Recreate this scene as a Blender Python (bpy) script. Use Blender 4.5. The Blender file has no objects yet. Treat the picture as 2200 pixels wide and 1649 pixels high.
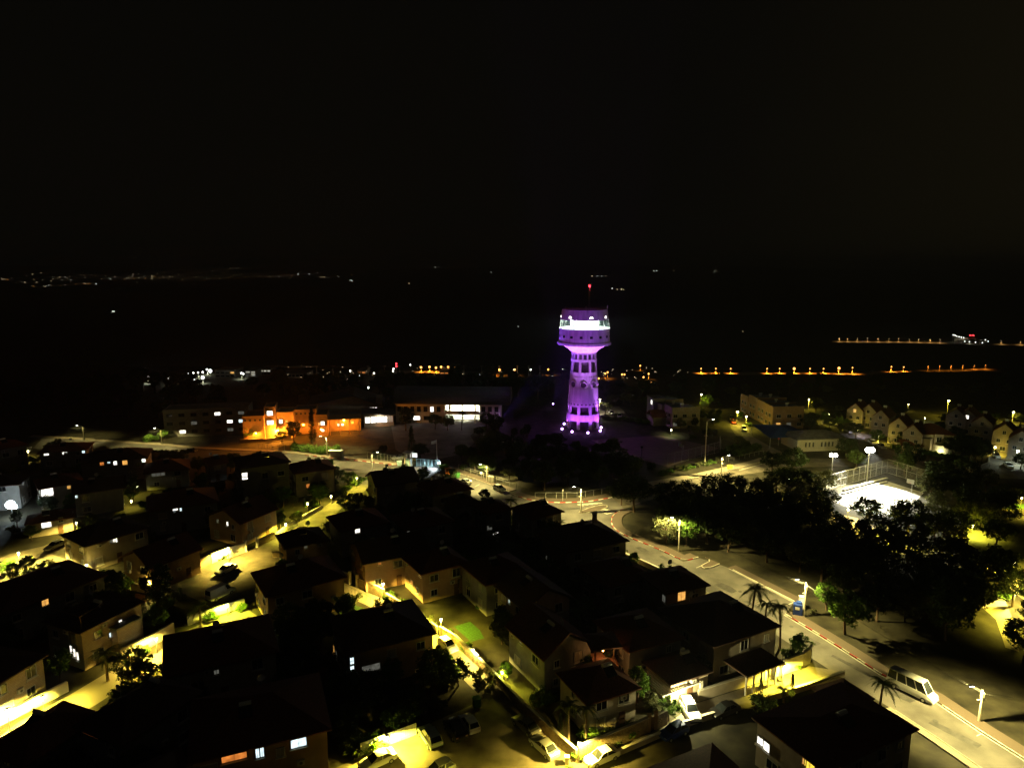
import bpy, bmesh, math, random
from mathutils import Vector, Matrix
R = math.radians
rnd = random.Random(7)
scene = bpy.context.scene
C = scene.collection
# ---------------------------------------------------------------- camera
FPX, PITCH, CAMH = 1486.0, R(9.7), 60.0
cam = bpy.data.objects.new('camera', bpy.data.cameras.new('camera')); C.objects.link(cam)
cam.data.sensor_width = 36.0; cam.data.lens = FPX/2200*36.0
cam.data.clip_start = 0.5; cam.data.clip_end = 40000
cam.location = (0, 0, CAMH); cam.rotation_euler = (R(90)-PITCH, 0, 0)
scene.camera = cam
# ---------------------------------------------------------------- night sky
world = bpy.data.worlds.new('World'); scene.world = world; world.use_nodes = True
wn = world.node_tree; wn.nodes.clear()
sky = wn.nodes.new('ShaderNodeTexSky'); sky.sky_type = 'NISHITA'; sky.sun_disc = False
sky.sun_elevation = R(-7); sky.sun_rotation = R(250); sky.altitude = 150; sky.dust_density = 3
hsv = wn.nodes.new('ShaderNodeHueSaturation'); hsv.inputs['Saturation'].default_value = 0.25
addn = wn.nodes.new('ShaderNodeMix'); addn.data_type = 'RGBA'; addn.blend_type = 'ADD'
addn.inputs[0].default_value = 1.0; addn.inputs[7].default_value = (0.038, 0.037, 0.026, 1)
bg = wn.nodes.new('ShaderNodeBackground'); bg.inputs[1].default_value = 0.052
wo = wn.nodes.new('ShaderNodeOutputWorld')
wn.links.new(sky.outputs[0], hsv.inputs['Color']); wn.links.new(hsv.outputs[0], addn.inputs[6])
tcw = wn.nodes.new('ShaderNodeTexCoord'); spw = wn.nodes.new('ShaderNodeSeparateXYZ'); wn.links.new(tcw.outputs['Generated'], spw.inputs[0])
mrw = wn.nodes.new('ShaderNodeMapRange'); mrw.interpolation_type = 'SMOOTHSTEP'; mrw.inputs[1].default_value = 0.2; mrw.inputs[2].default_value = 0.75; wn.links.new(spw.outputs[0], mrw.inputs[0])
glow = wn.nodes.new('ShaderNodeMix'); glow.data_type = 'RGBA'; glow.blend_type = 'ADD'; glow.inputs[7].default_value = (0.078, 0.056, 0.016, 1)   # town glow on the eastern sky
wn.links.new(mrw.outputs[0], glow.inputs[0]); wn.links.new(addn.outputs[2], glow.inputs[6]); wn.links.new(glow.outputs[2], bg.inputs[0]); wn.links.new(bg.outputs[0], wo.inputs[0])
fill_sun = bpy.data.lights.new('moon', 'SUN'); fill_sun.energy = 0.004; fill_sun.angle = R(0.5); fill_sun.color = (0.85, 0.92, 1)  # faint fill lamp added over a moonless night
mo = bpy.data.objects.new('moon', fill_sun); C.objects.link(mo); mo.rotation_euler = (R(35), R(20), 0)
vs = scene.view_settings; vs.view_transform = 'Standard'; vs.look = 'None'; vs.exposure = 0; vs.gamma = 1
vs.use_curve_mapping = False
cy = scene.cycles
cy.max_bounces = 4; cy.diffuse_bounces = 2; cy.glossy_bounces = 2; cy.transmission_bounces = 4; cy.transparent_max_bounces = 8
cy.caustics_reflective = False; cy.caustics_refractive = False; cy.sample_clamp_indirect = 4
cy.use_adaptive_sampling = True; cy.adaptive_threshold = 0.02; cy.use_denoising = True; cy.use_light_tree = True; cy.volume_bounces = 0
# ---------------------------------------------------------------- photo pixel -> point of the place
_c, _s = math.cos(PITCH), math.sin(PITCH)
def ray(px, py):
    x = (px-1100)/FPX; y = -(py-824.5)/FPX
    return Vector((x, _c+y*_s, -_s+y*_c))
def G(px, py, z=0.0):
    d = ray(px, py); t = (z-CAMH)/d.z
    return Vector((d.x*t, d.y*t, z))
def smooth(a, b, v):
    t = max(0, min(1, (v-a)/(b-a))); return t*t*(3-2*t)
def terrain(x, y):
    z = -86*smooth(372, 830, y+0.05*x)
    z += 150*smooth(6500, 10500, y)*(0.75+0.25*math.sin(x*0.0006+0.5))
    return z
def GT(px, py, up=0.0):
    d = ray(px, py); t = 60.0; p = None
    while t < 20000:
        p = Vector((0, 0, CAMH))+d*t
        if p.z <= terrain(p.x, p.y)+up: break
        t *= 1.003
    return Vector((p.x, p.y, terrain(p.x, p.y)))
# ---------------------------------------------------------------- materials
MATS = {}
def mat(name, col, rough=0.8, var=0.25, scale=1.5, bump=0.0, bscale=20.0, metal=0.0, spec=0.3, stretch=None):
    if name in MATS: return MATS[name]
    m = bpy.data.materials.new(name); m.use_nodes = True; nt = m.node_tree; b = nt.nodes['Principled BSDF']
    b.inputs['Roughness'].default_value = rough; b.inputs['Metallic'].default_value = metal
    b.inputs['Specular IOR Level'].default_value = spec
    geo = nt.nodes.new('ShaderNodeNewGeometry'); src = geo.outputs['Position']
    if stretch:
        mp = nt.nodes.new('ShaderNodeMapping'); mp.inputs['Scale'].default_value = stretch
        nt.links.new(src, mp.inputs[0]); src = mp.outputs[0]
    if var > 0:
        n = nt.nodes.new('ShaderNodeTexNoise'); n.inputs['Scale'].default_value = scale; n.inputs['Detail'].default_value = 6
        nt.links.new(src, n.inputs['Vector'])
        cr = nt.nodes.new('ShaderNodeValToRGB')
        cr.color_ramp.elements[0].position = 0.3; cr.color_ramp.elements[1].position = 0.7
        cr.color_ramp.elements[0].color = [c*(1-var) for c in col]+[1]
        cr.color_ramp.elements[1].color = [min(1, c*(1+var)) for c in col]+[1]
        nt.links.new(n.outputs['Fac'], cr.inputs[0]); nt.links.new(cr.outputs[0], b.inputs['Base Color'])
    else:
        b.inputs['Base Color'].default_value = list(col)+[1]
    if bump > 0:
        n2 = nt.nodes.new('ShaderNodeTexNoise'); n2.inputs['Scale'].default_value = bscale; n2.inputs['Detail'].default_value = 4
        bp = nt.nodes.new('ShaderNodeBump'); bp.inputs['Strength'].default_value = bump
        nt.links.new(src, n2.inputs['Vector'])
        nt.links.new(n2.outputs['Fac'], bp.inputs['Height']); nt.links.new(bp.outputs[0], b.inputs['Normal'])
    MATS[name] = m; return m
def emis(name, col, strength, sample=False):
    if name in MATS: return MATS[name]
    m = bpy.data.materials.new(name); m.use_nodes = True; nt = m.node_tree
    b = nt.nodes['Principled BSDF']; b.inputs['Base Color'].default_value = (0.6, 0.6, 0.6, 1)
    b.inputs['Emission Color'].default_value = list(col)+[1]; b.inputs['Emission Strength'].default_value = strength
    if not sample: m.cycles.emission_sampling = 'NONE'
    MATS[name] = m; return m
def curtain(name, col, strength):
    """a lit window: light through a curtain or blind, uneven as cloth is"""
    m = emis(name, col, strength); nt = m.node_tree; b = nt.nodes['Principled BSDF']
    geo = nt.nodes.new('ShaderNodeNewGeometry'); w = nt.nodes.new('ShaderNodeTexNoise')
    w.inputs['Scale'].default_value = 2.2; w.inputs['Detail'].default_value = 3
    nt.links.new(geo.outputs['Position'], w.inputs['Vector'])
    mr = nt.nodes.new('ShaderNodeMapRange'); mr.inputs[1].default_value = 0.3; mr.inputs[2].default_value = 0.7
    mr.inputs[3].default_value = strength*0.45; mr.inputs[4].default_value = strength*1.3
    nt.links.new(w.outputs['Fac'], mr.inputs[0]); nt.links.new(mr.outputs[0], b.inputs['Emission Strength'])
    return m
def brickmat(name, c1, c2, mortar, scale, bw=0.5, rh=0.25, bump=0.6, offset=0.5):
    if name in MATS: return MATS[name]
    m = bpy.data.materials.new(name); m.use_nodes = True; nt = m.node_tree; b = nt.nodes['Principled BSDF']
    b.inputs['Roughness'].default_value = 0.9
    geo = nt.nodes.new('ShaderNodeNewGeometry'); sep = nt.nodes.new('ShaderNodeSeparateXYZ')
    nt.links.new(geo.outputs['Position'], sep.inputs[0])
    ad = nt.nodes.new('ShaderNodeMath'); ad.operation = 'ADD'
    nt.links.new(sep.outputs[0], ad.inputs[0]); nt.links.new(sep.outputs[1], ad.inputs[1])
    cmb = nt.nodes.new('ShaderNodeCombineXYZ'); nt.links.new(ad.outputs[0], cmb.inputs[0]); nt.links.new(sep.outputs[2], cmb.inputs[1])
    br = nt.nodes.new('ShaderNodeTexBrick'); br.offset = offset
    br.inputs['Color1'].default_value = list(c1)+[1]; br.inputs['Color2'].default_value = list(c2)+[1]
    br.inputs['Mortar'].default_value = list(mortar)+[1]; br.inputs['Scale'].default_value = scale
    br.inputs['Brick Width'].default_value = bw; br.inputs['Row Height'].default_value = rh; br.inputs['Mortar Size'].default_value = 0.025
    nt.links.new(cmb.outputs[0], br.inputs['Vector']); nt.links.new(br.outputs['Color'], b.inputs['Base Color'])
    bp = nt.nodes.new('ShaderNodeBump'); bp.inputs['Strength'].default_value = bump; bp.invert = True
    nt.links.new(br.outputs['Fac'], bp.inputs['Height']); nt.links.new(bp.outputs[0], b.inputs['Normal'])
    MATS[name] = m; return m
def stonemat(name, c1, c2, scale):
    if name in MATS: return MATS[name]
    m = bpy.data.materials.new(name); m.use_nodes = True; nt = m.node_tree; b = nt.nodes['Principled BSDF']
    b.inputs['Roughness'].default_value = 0.95
    geo = nt.nodes.new('ShaderNodeNewGeometry')
    v = nt.nodes.new('ShaderNodeTexVoronoi'); v.inputs['Scale'].default_value = scale
    ve = nt.nodes.new('ShaderNodeTexVoronoi'); ve.feature = 'DISTANCE_TO_EDGE'; ve.inputs['Scale'].default_value = scale
    for q in (v, ve): nt.links.new(geo.outputs['Position'], q.inputs['Vector'])
    mx = nt.nodes.new('ShaderNodeMix'); mx.data_type = 'RGBA'
    mx.inputs[6].default_value = list(c1)+[1]; mx.inputs[7].default_value = list(c2)+[1]
    sp = nt.nodes.new('ShaderNodeSeparateColor'); nt.links.new(v.outputs['Color'], sp.inputs[0]); nt.links.new(sp.outputs[0], mx.inputs[0])
    nt.links.new(mx.outputs[2], b.inputs['Base Color'])
    mr = nt.nodes.new('ShaderNodeMapRange'); mr.inputs[2].default_value = 0.12
    nt.links.new(ve.outputs['Distance'], mr.inputs[0])
    bp = nt.nodes.new('ShaderNodeBump'); bp.inputs['Strength'].default_value = 1.0; bp.inputs['Distance'].default_value = 0.12
    nt.links.new(mr.outputs[0], bp.inputs['Height']); nt.links.new(bp.outputs[0], b.inputs['Normal'])
    MATS[name] = m; return m
M = dict(
 ground=mat('dry_earth', (0.036, 0.032, 0.018), 0.95, 0.65, 0.35, 0.9, 5),
 field=mat('far_field', (0.05, 0.045, 0.03), 0.95, 0.4, 0.01),
 asphalt=mat('asphalt', (0.135, 0.125, 0.115), 0.8, 0.42, 0.22, 0.3, 40),
 patch=mat('asphalt_patch', (0.075, 0.072, 0.07), 0.8, 0.3, 1.2, 0.3, 40),
 iron=mat('cast_iron', (0.06, 0.06, 0.06), 0.55, 0.2, 6),
 asphalt2=mat('worn_asphalt', (0.15, 0.13, 0.10), 0.85, 0.42, 0.4, 0.3, 40),
 paving=brickmat('red_paving', (0.24, 0.15, 0.11), (0.19, 0.125, 0.09), (0.12, 0.09, 0.07), 2.2),
 paver=brickmat('pale_paving', (0.34, 0.29, 0.22), (0.29, 0.25, 0.19), (0.2, 0.17, 0.13), 1.6),
 concrete=mat('concrete', (0.36, 0.34, 0.30), 0.9, 0.2, 1.2, 0.2, 15),
 court=mat('court_slab', (0.42, 0.40, 0.36), 0.8, 0.12, 0.6),
 court2=mat('worn_court', (0.16, 0.10, 0.085), 0.85, 0.2, 0.4),
 lawn=mat('lawn', (0.03, 0.08, 0.014), 0.9, 0.4, 3, 0.8, 30),
 wpaint=mat('road_paint', (0.72, 0.70, 0.62), 0.7, 0.18, 3),
 kerbw=mat('white_kerb_paint', (0.72, 0.69, 0.6), 0.7, 0.15, 4),
 kerbr=mat('red_kerb_paint', (0.45, 0.045, 0.03), 0.7, 0.25, 4),
 kerbg=mat('kerb_concrete', (0.42, 0.38, 0.30), 0.85, 0.2, 3),
 plaster=mat('plaster', (0.38, 0.32, 0.24), 0.9, 0.14, 0.9, 0.15, 30),
 plasterw=mat('white_plaster', (0.66, 0.62, 0.53), 0.9, 0.10, 0.9, 0.12, 30),
 plastero=mat('ochre_plaster', (0.38, 0.25, 0.14), 0.9, 0.14, 0.9, 0.15, 30),
 plasterg=mat('grey_plaster', (0.27, 0.26, 0.24), 0.9, 0.14, 0.9, 0.15, 30),
 stonecl=brickmat('stone_cladding', (0.47, 0.37, 0.24), (0.40, 0.30, 0.19), (0.3, 0.24, 0.17), 1.3, 0.6, 0.3, 0.4),
 rubble=stonemat('rubble_stone', (0.40, 0.30, 0.17), (0.26, 0.19, 0.11), 2.6),
 tile=mat('roof_tile', (0.17, 0.065, 0.035), 0.85, 0.35, 1.4, 0.6, 9, stretch=(3, 3, 1)),
 tiled=mat('dark_roof_tile', (0.10, 0.06, 0.045), 0.85, 0.35, 1.4, 0.6, 9, stretch=(3, 3, 1)),
 flatroof=mat('flat_roof_bitumen', (0.20, 0.19, 0.17), 0.9, 0.3, 0.8),
 metalroof=mat('metal_roof_sheet', (0.09, 0.09, 0.09), 0.6, 0.15, 0.6),
 frame=mat('window_frame', (0.55, 0.53, 0.48), 0.6, 0),
 dframe=mat('dark_frame', (0.10, 0.09, 0.08), 0.6, 0),
 glass=mat('dark_glass', (0.015, 0.018, 0.02), 0.08, 0, spec=0.6),
 shutter=mat('shutter', (0.42, 0.37, 0.28), 0.7, 0.1),
 door=mat('door_wood', (0.12, 0.06, 0.03), 0.6, 0.2),
 bark=mat('bark', (0.09, 0.06, 0.04), 0.95, 0.4, 6, 0.6, 20),
 palmbark=mat('palm_bark', (0.15, 0.11, 0.075), 0.95, 0.4, 6, 0.6, 20),
 wood=mat('wood', (0.20, 0.11, 0.055), 0.8, 0.3, 4),
 poleg=mat('pole_steel', (0.40, 0.40, 0.38), 0.5, 0.1, 2, metal=0.3),
 polec=mat('pole_concrete', (0.52, 0.49, 0.40), 0.85, 0.15, 3),
 steel=mat('galvanised_steel', (0.48, 0.47, 0.44), 0.45, 0.1, 2, metal=0.4),
 black=mat('black_plastic', (0.02, 0.02, 0.02), 0.6, 0),
 tyre=mat('tyre', (0.02, 0.02, 0.02), 0.9, 0),
 rim=mat('rim', (0.45, 0.45, 0.45), 0.35, 0, metal=0.7),
 tower=mat('tower_plaster', (0.60, 0.57, 0.55), 0.9, 0.22, 1.1, 0.15, 12, stretch=(1, 1, 0.12)),
 towermid=mat('tower_inner_wall', (0.11, 0.10, 0.10), 0.9, 0),  # shade of the upper openings put into the core colour
 towerdark=mat('tower_dark_infill', (0.05, 0.045, 0.045), 0.9, 0),  # dark of the openings put into colour; round windows too
 wire=mat('cable', (0.06, 0.06, 0.06), 0.6, 0),
 blue=mat('blue_plastic', (0.02, 0.05, 0.28), 0.5, 0.1),
 bluesail=mat('blue_shade_cloth', (0.02, 0.05, 0.16), 0.9, 0.1),
 orange=mat('orange_plastic', (0.55, 0.14, 0.02), 0.6, 0.1),
 green=mat('green_plastic', (0.03, 0.13, 0.03), 0.6, 0.1),
 yellow=mat('yellow_sign', (0.55, 0.33, 0.03), 0.6, 0.1),
 white=mat('white_board', (0.78, 0.77, 0.73), 0.6, 0.03),
 cyan=mat('pale_blue_metal', (0.35, 0.52, 0.55), 0.5, 0.1),
 redmetal=mat('red_paint', (0.4, 0.05, 0.03), 0.5, 0.1),
 flagc=mat('flag_cloth', (0.55, 0.6, 0.7), 0.9, 0.3, 2),
 L_white=curtain('lit_window_white', (1.0, 0.95, 0.82), 2.6),
 L_cool=curtain('lit_window_cool', (0.75, 0.95, 1.0), 1.6),
 L_warm=curtain('lit_window_warm', (1.0, 0.48, 0.10), 1.1),
 L_orange=curtain('lit_window_orange', (1.0, 0.30, 0.05), 0.8),
 L_yellow=curtain('lit_window_yellow', (1.0, 0.72, 0.06), 1.6),
 L_dim=curtain('lit_window_dim', (0.9, 0.9, 0.75), 0.10),
 L_far=emis('far_window', (1.0, 0.95, 0.75), 0.5),
 B_white=emis('bulb_white', (1.0, 0.97, 0.86), 30),
 B_yellow=emis('bulb_yellow', (1.0, 0.93, 0.5), 22),
 B_sod=emis('bulb_sodium', (1.0, 0.5, 0.09), 16),
 B_far=emis('far_bulb', (1.0, 0.78, 0.42), 5),
 B_farw=emis('far_bulb_white', (0.95, 1.0, 0.88), 6),
 B_faro=emis('far_bulb_orange', (1.0, 0.40, 0.08), 5),
 B_purple=emis('bulb_purple', (0.55, 0.28, 1.0), 16),
 B_red=emis('bulb_red', (1.0, 0.03, 0.04), 8),
 B_blue=emis('bulb_cold', (0.75, 0.92, 1.0), 40),
 tail=emis('tail_lamp', (0.5, 0.02, 0.01), 0.05),
)
def leafmat(name, col):
    m = mat(name, col, 0.6, 0.45, 0.7, spec=0.25); nt = m.node_tree; b = nt.nodes['Principled BSDF']
    tr = nt.nodes.new('ShaderNodeBsdfTranslucent'); tr.inputs[0].default_value = (col[0]*1.6, col[1]*1.5, col[2], 1)
    ms = nt.nodes.new('ShaderNodeMixShader'); ms.inputs[0].default_value = 0.3
    out = nt.nodes['Material Output']
    nt.links.new(b.outputs[0], ms.inputs[1]); nt.links.new(tr.outputs[0], ms.inputs[2]); nt.links.new(ms.outputs[0], out.inputs[0])
    return m
M['leaf'] = leafmat('leaf_green', (0.055, 0.085, 0.022)); M['leafo'] = leafmat('leaf_olive', (0.10, 0.11, 0.055))
M['leafd'] = leafmat('leaf_dark', (0.03, 0.05, 0.018)); M['leafp'] = leafmat('leaf_palm', (0.045, 0.065, 0.02))
M['leafb'] = leafmat('leaf_bright', (0.07, 0.14, 0.02))
CARP = dict(white=(0.84, 0.84, 0.81), silver=(0.38, 0.39, 0.40), grey=(0.14, 0.14, 0.145), black=(0.02, 0.02, 0.022),
            blue=(0.015, 0.05, 0.30), red=(0.35, 0.03, 0.02), pale=(0.45, 0.55, 0.48))
for k, v in CARP.items():
    M['car_'+k] = mat('car_paint_'+k, v, 0.28, 0, metal=0.25 if k in ('silver', 'grey', 'blue') else 0.0, spec=0.6)
# ---------------------------------------------------------------- mesh helpers
class MB:
    def __init__(s): s.v = []; s.f = []; s.m = []; s.mi = 0
    def add(s, vs, fs):
        o = len(s.v); s.v += [tuple(p) for p in vs]; s.f += [tuple(i+o for i in f) for f in fs]; s.m += [s.mi]*len(fs); return s
    def box(s, cx, cy, cz, sx, sy, sz, rz=0.0, taper=1.0):
        vs = []; ca, sa = math.cos(rz), math.sin(rz)
        for dz in (-.5, .5):
            k = taper if dz > 0 else 1.0
            for dx, dy in ((-.5, -.5), (.5, -.5), (.5, .5), (-.5, .5)):
                x, y = dx*sx*k, dy*sy*k
                vs.append((cx+x*ca-y*sa, cy+x*sa+y*ca, cz+dz*sz))
        return s.add(vs, [(3, 2, 1, 0), (4, 5, 6, 7), (0, 1, 5, 4), (1, 2, 6, 5), (2, 3, 7, 6), (3, 0, 4, 7)])
    def prism(s, poly, z0, z1):
        n = len(poly); a = sum(poly[i][0]*poly[(i+1) % n][1]-poly[(i+1) % n][0]*poly[i][1] for i in range(n))
        if a < 0: poly = poly[::-1]
        vs = [(p[0], p[1], z0) for p in poly]+[(p[0], p[1], z1) for p in poly]
        fs = [tuple(range(n))[::-1], tuple(range(n, 2*n))]+[(i, (i+1) % n, n+(i+1) % n, n+i) for i in range(n)]
        return s.add(vs, fs)
    def sheet(s, poly, z):
        n = len(poly); a = sum(poly[i][0]*poly[(i+1) % n][1]-poly[(i+1) % n][0]*poly[i][1] for i in range(n))
        if a < 0: poly = poly[::-1]
        return s.add([(p[0], p[1], z) for p in poly], [tuple(range(n))])
    def tube(s, p0, p1, r0, r1=None, n=8, cap=True):
        r1 = r0 if r1 is None else r1
        p0, p1 = Vector(p0), Vector(p1); d = (p1-p0)
        if d.length < 1e-6: return s
        d.normalize(); u = d.orthogonal().normalized(); w = d.cross(u); vs = []
        for p, r in ((p0, r0), (p1, r1)):
            for i in range(n):
                a = 2*math.pi*i/n; vs.append(p+u*(r*math.cos(a))+w*(r*math.sin(a)))
        fs = [(i, (i+1) % n, n+(i+1) % n, n+i) for i in range(n)]
        if cap: fs += [tuple(range(n))[::-1], tuple(range(n, 2*n))]
        return s.add(vs, fs)
    def path(s, pts, r, n=6):
        for a, b in zip(pts, pts[1:]): s.tube(a, b, r, r, n)
        return s
    def lathe(s, prof, n=32, cx=0, cy=0, a0=0.0):
        vs = []; fs = []; k = len(prof)
        for i in range(n):
            a = a0+2*math.pi*i/n
            for r, z in prof: vs.append((cx+r*math.cos(a), cy+r*math.sin(a), z))
        for i in range(n):
            j = (i+1) % n
            for q in range(k-1): fs.append((i*k+q, j*k+q, j*k+q+1, i*k+q+1))
        return s.add(vs, fs)
    def ball(s, c, r, sz=1.0, n=10, m=6):
        prof = [(max(1e-4, r*math.sin(math.pi*q/m)), c[2]-r*sz*math.cos(math.pi*q/m)) for q in range(m+1)]
        return s.lathe(prof, n, c[0], c[1])
    def mesh(s, name, mats):
        me = bpy.data.meshes.new(name); me.from_pydata(s.v, [], s.f)
        for m in (mats if isinstance(mats, (list, tuple)) else [mats]): me.materials.append(M[m] if isinstance(m, str) else m)
        if any(s.m): me.polygons.foreach_set('material_index', s.m)
        me.update(); return me
    def build(s, name, mats, parent=None, smooth_=False, loc=None, rz=None):
        me = s.mesh(name, mats)
        if smooth_: me.polygons.foreach_set('use_smooth', [True]*len(me.polygons))
        return link(name, me, parent, loc, rz)
def link(name, me, parent=None, loc=None, rz=None):
    o = bpy.data.objects.new(name, me); C.objects.link(o)
    if parent is not None: o.parent = parent
    if loc is not None: o.location = loc
    if rz is not None: o.rotation_euler = (0, 0, rz)
    return o
def tag(o, label=None, cat=None, group=None, kind=None):
    if label: o['label'] = label
    if cat: o['category'] = cat
    if group: o['group'] = group
    if kind: o['kind'] = kind
    return o
def thing(name, label, cat, loc=(0, 0, 0), rz=0.0, group=None):
    return tag(link(name, None, None, loc, rz), label, cat, group)
def struct(name, mb, m, parent=None):
    o = mb.build(name, m, parent)
    if parent is None: o['kind'] = 'structure'
    return o
def copy_tree(o, parent=None):
    c = o.copy(); C.objects.link(c)
    if parent is not None: c.parent = parent
    for ch in o.children: copy_tree(ch, c)
    return c
def lamp_light(parent, loc, power, col, radius=0.12, spot=None, aim=None, blend=0.5):
    l = bpy.data.lights.new('light', 'SPOT' if spot else 'POINT'); l.energy = power; l.color = col; l.shadow_soft_size = radius
    if spot: l.spot_size = R(spot); l.spot_blend = blend
    o = bpy.data.objects.new('light', l); C.objects.link(o); o.parent = parent; o.location = loc
    if aim is not None: o.rotation_euler = Vector(aim).to_track_quat('-Z', 'Y').to_euler()
    return o
def batwing(o, lim=14.0, pw=2.6):
    """street luminaire: more light towards the sides than straight down, so the road is evenly lit between poles"""
    l = o.data; l.use_nodes = True; nt = l.node_tree; em = nt.nodes['Emission']
    tc_ = nt.nodes.new('ShaderNodeTexCoord'); sp = nt.nodes.new('ShaderNodeSeparateXYZ'); nt.links.new(tc_.outputs['Normal'], sp.inputs[0])
    ab = nt.nodes.new('ShaderNodeMath'); ab.operation = 'ABSOLUTE'; nt.links.new(sp.outputs[2], ab.inputs[0])
    mx = nt.nodes.new('ShaderNodeMath'); mx.operation = 'MAXIMUM'; mx.inputs[1].default_value = 0.05; nt.links.new(ab.outputs[0], mx.inputs[0])
    po = nt.nodes.new('ShaderNodeMath'); po.operation = 'POWER'; po.inputs[1].default_value = -pw; nt.links.new(mx.outputs[0], po.inputs[0])
    mn = nt.nodes.new('ShaderNodeMath'); mn.operation = 'MINIMUM'; mn.inputs[1].default_value = lim; nt.links.new(po.outputs[0], mn.inputs[0])
    nt.links.new(mn.outputs[0], em.inputs['Strength'])
def P2(pts): return [(p.x, p.y) for p in (G(*q) for q in pts)]
# ================================================================ the ground
def build_ground():
    xs = []; v = 0.0
    while v < 15000: xs.append(v); v += 12 if v < 420 else max(30, v*0.13)
    xs = [-x for x in xs[::-1]][:-1]+xs
    ys = [-400, -150]; v = 0.0
    while v < 16000: ys.append(v); v += 14 if v < 1000 else max(40, v*0.05)
    vs = [(x, y, terrain(x, y)) for y in ys for x in xs]; n = len(xs)
    fs = [(j*n+i, j*n+i+1, (j+1)*n+i+1, (j+1)*n+i) for j in range(len(ys)-1) for i in range(n-1)]
    m = MB(); m.add(vs, fs); struct('ground', m, 'ground')
build_ground()
# ---------------------------------------------------------------- strips along a line
def normals(pts):
    out = []
    for i, p in enumerate(pts):
        a = Vector(pts[max(0, i-1)][:2]); b = Vector(pts[min(len(pts)-1, i+1)][:2]); d = (b-a).normalized()
        out.append(Vector((-d.y, d.x)))
    return out
def offset(pts, w):
    return [(p[0]+n.x*w, p[1]+n.y*w) for p, n in zip(pts, normals(pts))]
def strip(pts, a, b): return offset(pts, a)+offset(pts, b)[::-1]
def resample(pts, step):
    out = []; carry = 0.0
    for a, b in zip(pts, pts[1:]):
        a, b = Vector(a[:2]), Vector(b[:2]); L = (b-a).length; t = carry
        while t < L: out.append(a.lerp(b, t/L)); t += step
        carry = t-L
    return out
def smoothline(pts, k=2):
    for _ in range(k):
        q = [pts[0]]
        for a, b in zip(pts, pts[1:]):
            q.append((a[0]*.75+b[0]*.25, a[1]*.75+b[1]*.25)); q.append((a[0]*.25+b[0]*.75, a[1]*.25+b[1]*.75))
        pts = q+[pts[-1]]
    return pts
KERB = {}
def kerb(parent, pts, pattern, seg=1.5):
    """separate kerb stones along a line, painted in turn"""
    q = resample(pts, seg)
    for i, (a, b) in enumerate(zip(q, q[1:])):
        k = pattern[i % len(pattern)]; L = (b-a).length*0.985
        key = (k, round(L, 2))
        if key not in KERB:
            m = MB(); m.box(0, 0, 0.075, L, 0.18, 0.15).box(0, 0, 0.155, L-0.02, 0.14, 0.012); KERB[key] = m.mesh('kerb_stone', k)
        c = (a+b)/2; d = b-a
        link('kerb_stone', KERB[key], parent, (c.x, c.y, 0.0), math.atan2(d.y, d.x))
ROADS = []
def poly(name, pts, z, m, parent=None):
    ROADS.append(pts); return struct(name, MB().sheet(pts, z), m, parent)
def pavement(name, pts, m='paving', h=0.12):
    ROADS.append(pts); return struct(name, MB().prism(pts, -0.05, h), m)

W, Rr, Gk = 'kerbw', 'kerbr', 'kerbg'
# main road, from the bottom right corner up to the junction, then left past the gate
right_edge = P2([(2330, 1715), (2195, 1626), (2108, 1571), (2004, 1501), (1894, 1448), (1818, 1399), (1767, 1367), (1687, 1319)])
bay_edge = P2([(1707, 1292), (1565, 1219), (1545, 1212)])
corner = P2([(1500, 1197), (1468, 1206), (1420, 1181), (1350, 1154), (1320, 1137), (1312, 1120), (1318, 1104), (1341, 1093)])
side_low = P2([(1341, 1093), (1380, 1078), (1423, 1067), (1555, 1027), (1598, 1019), (1700, 1004), (1790, 1001)])
left_edge = P2([(2190, 1708), (2095, 1641), (2010, 1583), (1912, 1519), (1856, 1486), (1738, 1409), (1640, 1345), (1524, 1276), (1486, 1253), (1389, 1208), (1356, 1192), (1319, 1175), (1262, 1143)])
near_left = [(12.5, 154.5), (6, 161), (-3, 165), (-10, 172), (-18, 184), (-27, 191), (-41, 195.5), (-55, 199), (-73, 206), (-92, 207), (-110, 206), (-128, 212), (-160, 224)]
far_kerb = P2([(1316, 1068), (1290, 1073), (1258, 1078), (1202, 1079.5), (1166, 1078), (1132, 1072.5), (1098, 1062)])
far_kerb2 = P2([(1094, 1056), (1040, 1036), (985, 1016), (955, 1006), (940, 999)])
far_left = P2([(877, 1003), (850, 999), (793, 992), (722, 985), (650, 977), (590, 971), (500, 968), (401, 963), (340, 956), (250, 951), (180, 945), (60, 938)])
main = right_edge+[bay_edge[0]]+bay_edge[1:]+corner[:-1]+side_low[:2]+P2([(1400, 1043)])+far_kerb+far_kerb2+far_left+[(-165, 236)]+near_left[::-1]+left_edge[::-1]
poly('road', main, 0.004, 'asphalt')
side_up = P2([(1316, 1068), (1402, 1042), (1504, 1024), (1590, 1004), (1637, 992), (1665, 982)])
side = side_low+P2([(1850, 1003), (1950, 1008), (1990, 1022), (2060, 1026), (2120, 1026), (2230, 1030), (2230, 1005), (2150, 1003), (2060, 1003), (1990, 1003), (1960, 992), (1930, 975), (1905, 962), (1885, 958), (1888, 975), (1860, 984), (1790, 985), (1720, 983), (1690, 976)])+side_up[::-1]
poly('side_road', side, 0.008, 'asphalt2')
poly('uphill_street', P2([(1665, 982), (1690, 976), (1652, 957), (1618, 938), (1608, 922), (1606, 905), (1590, 893), (1574, 893), (1568, 905), (1570, 918), (1580, 934), (1600, 950), (1632, 968)]), 0.012, 'asphalt2')
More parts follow.
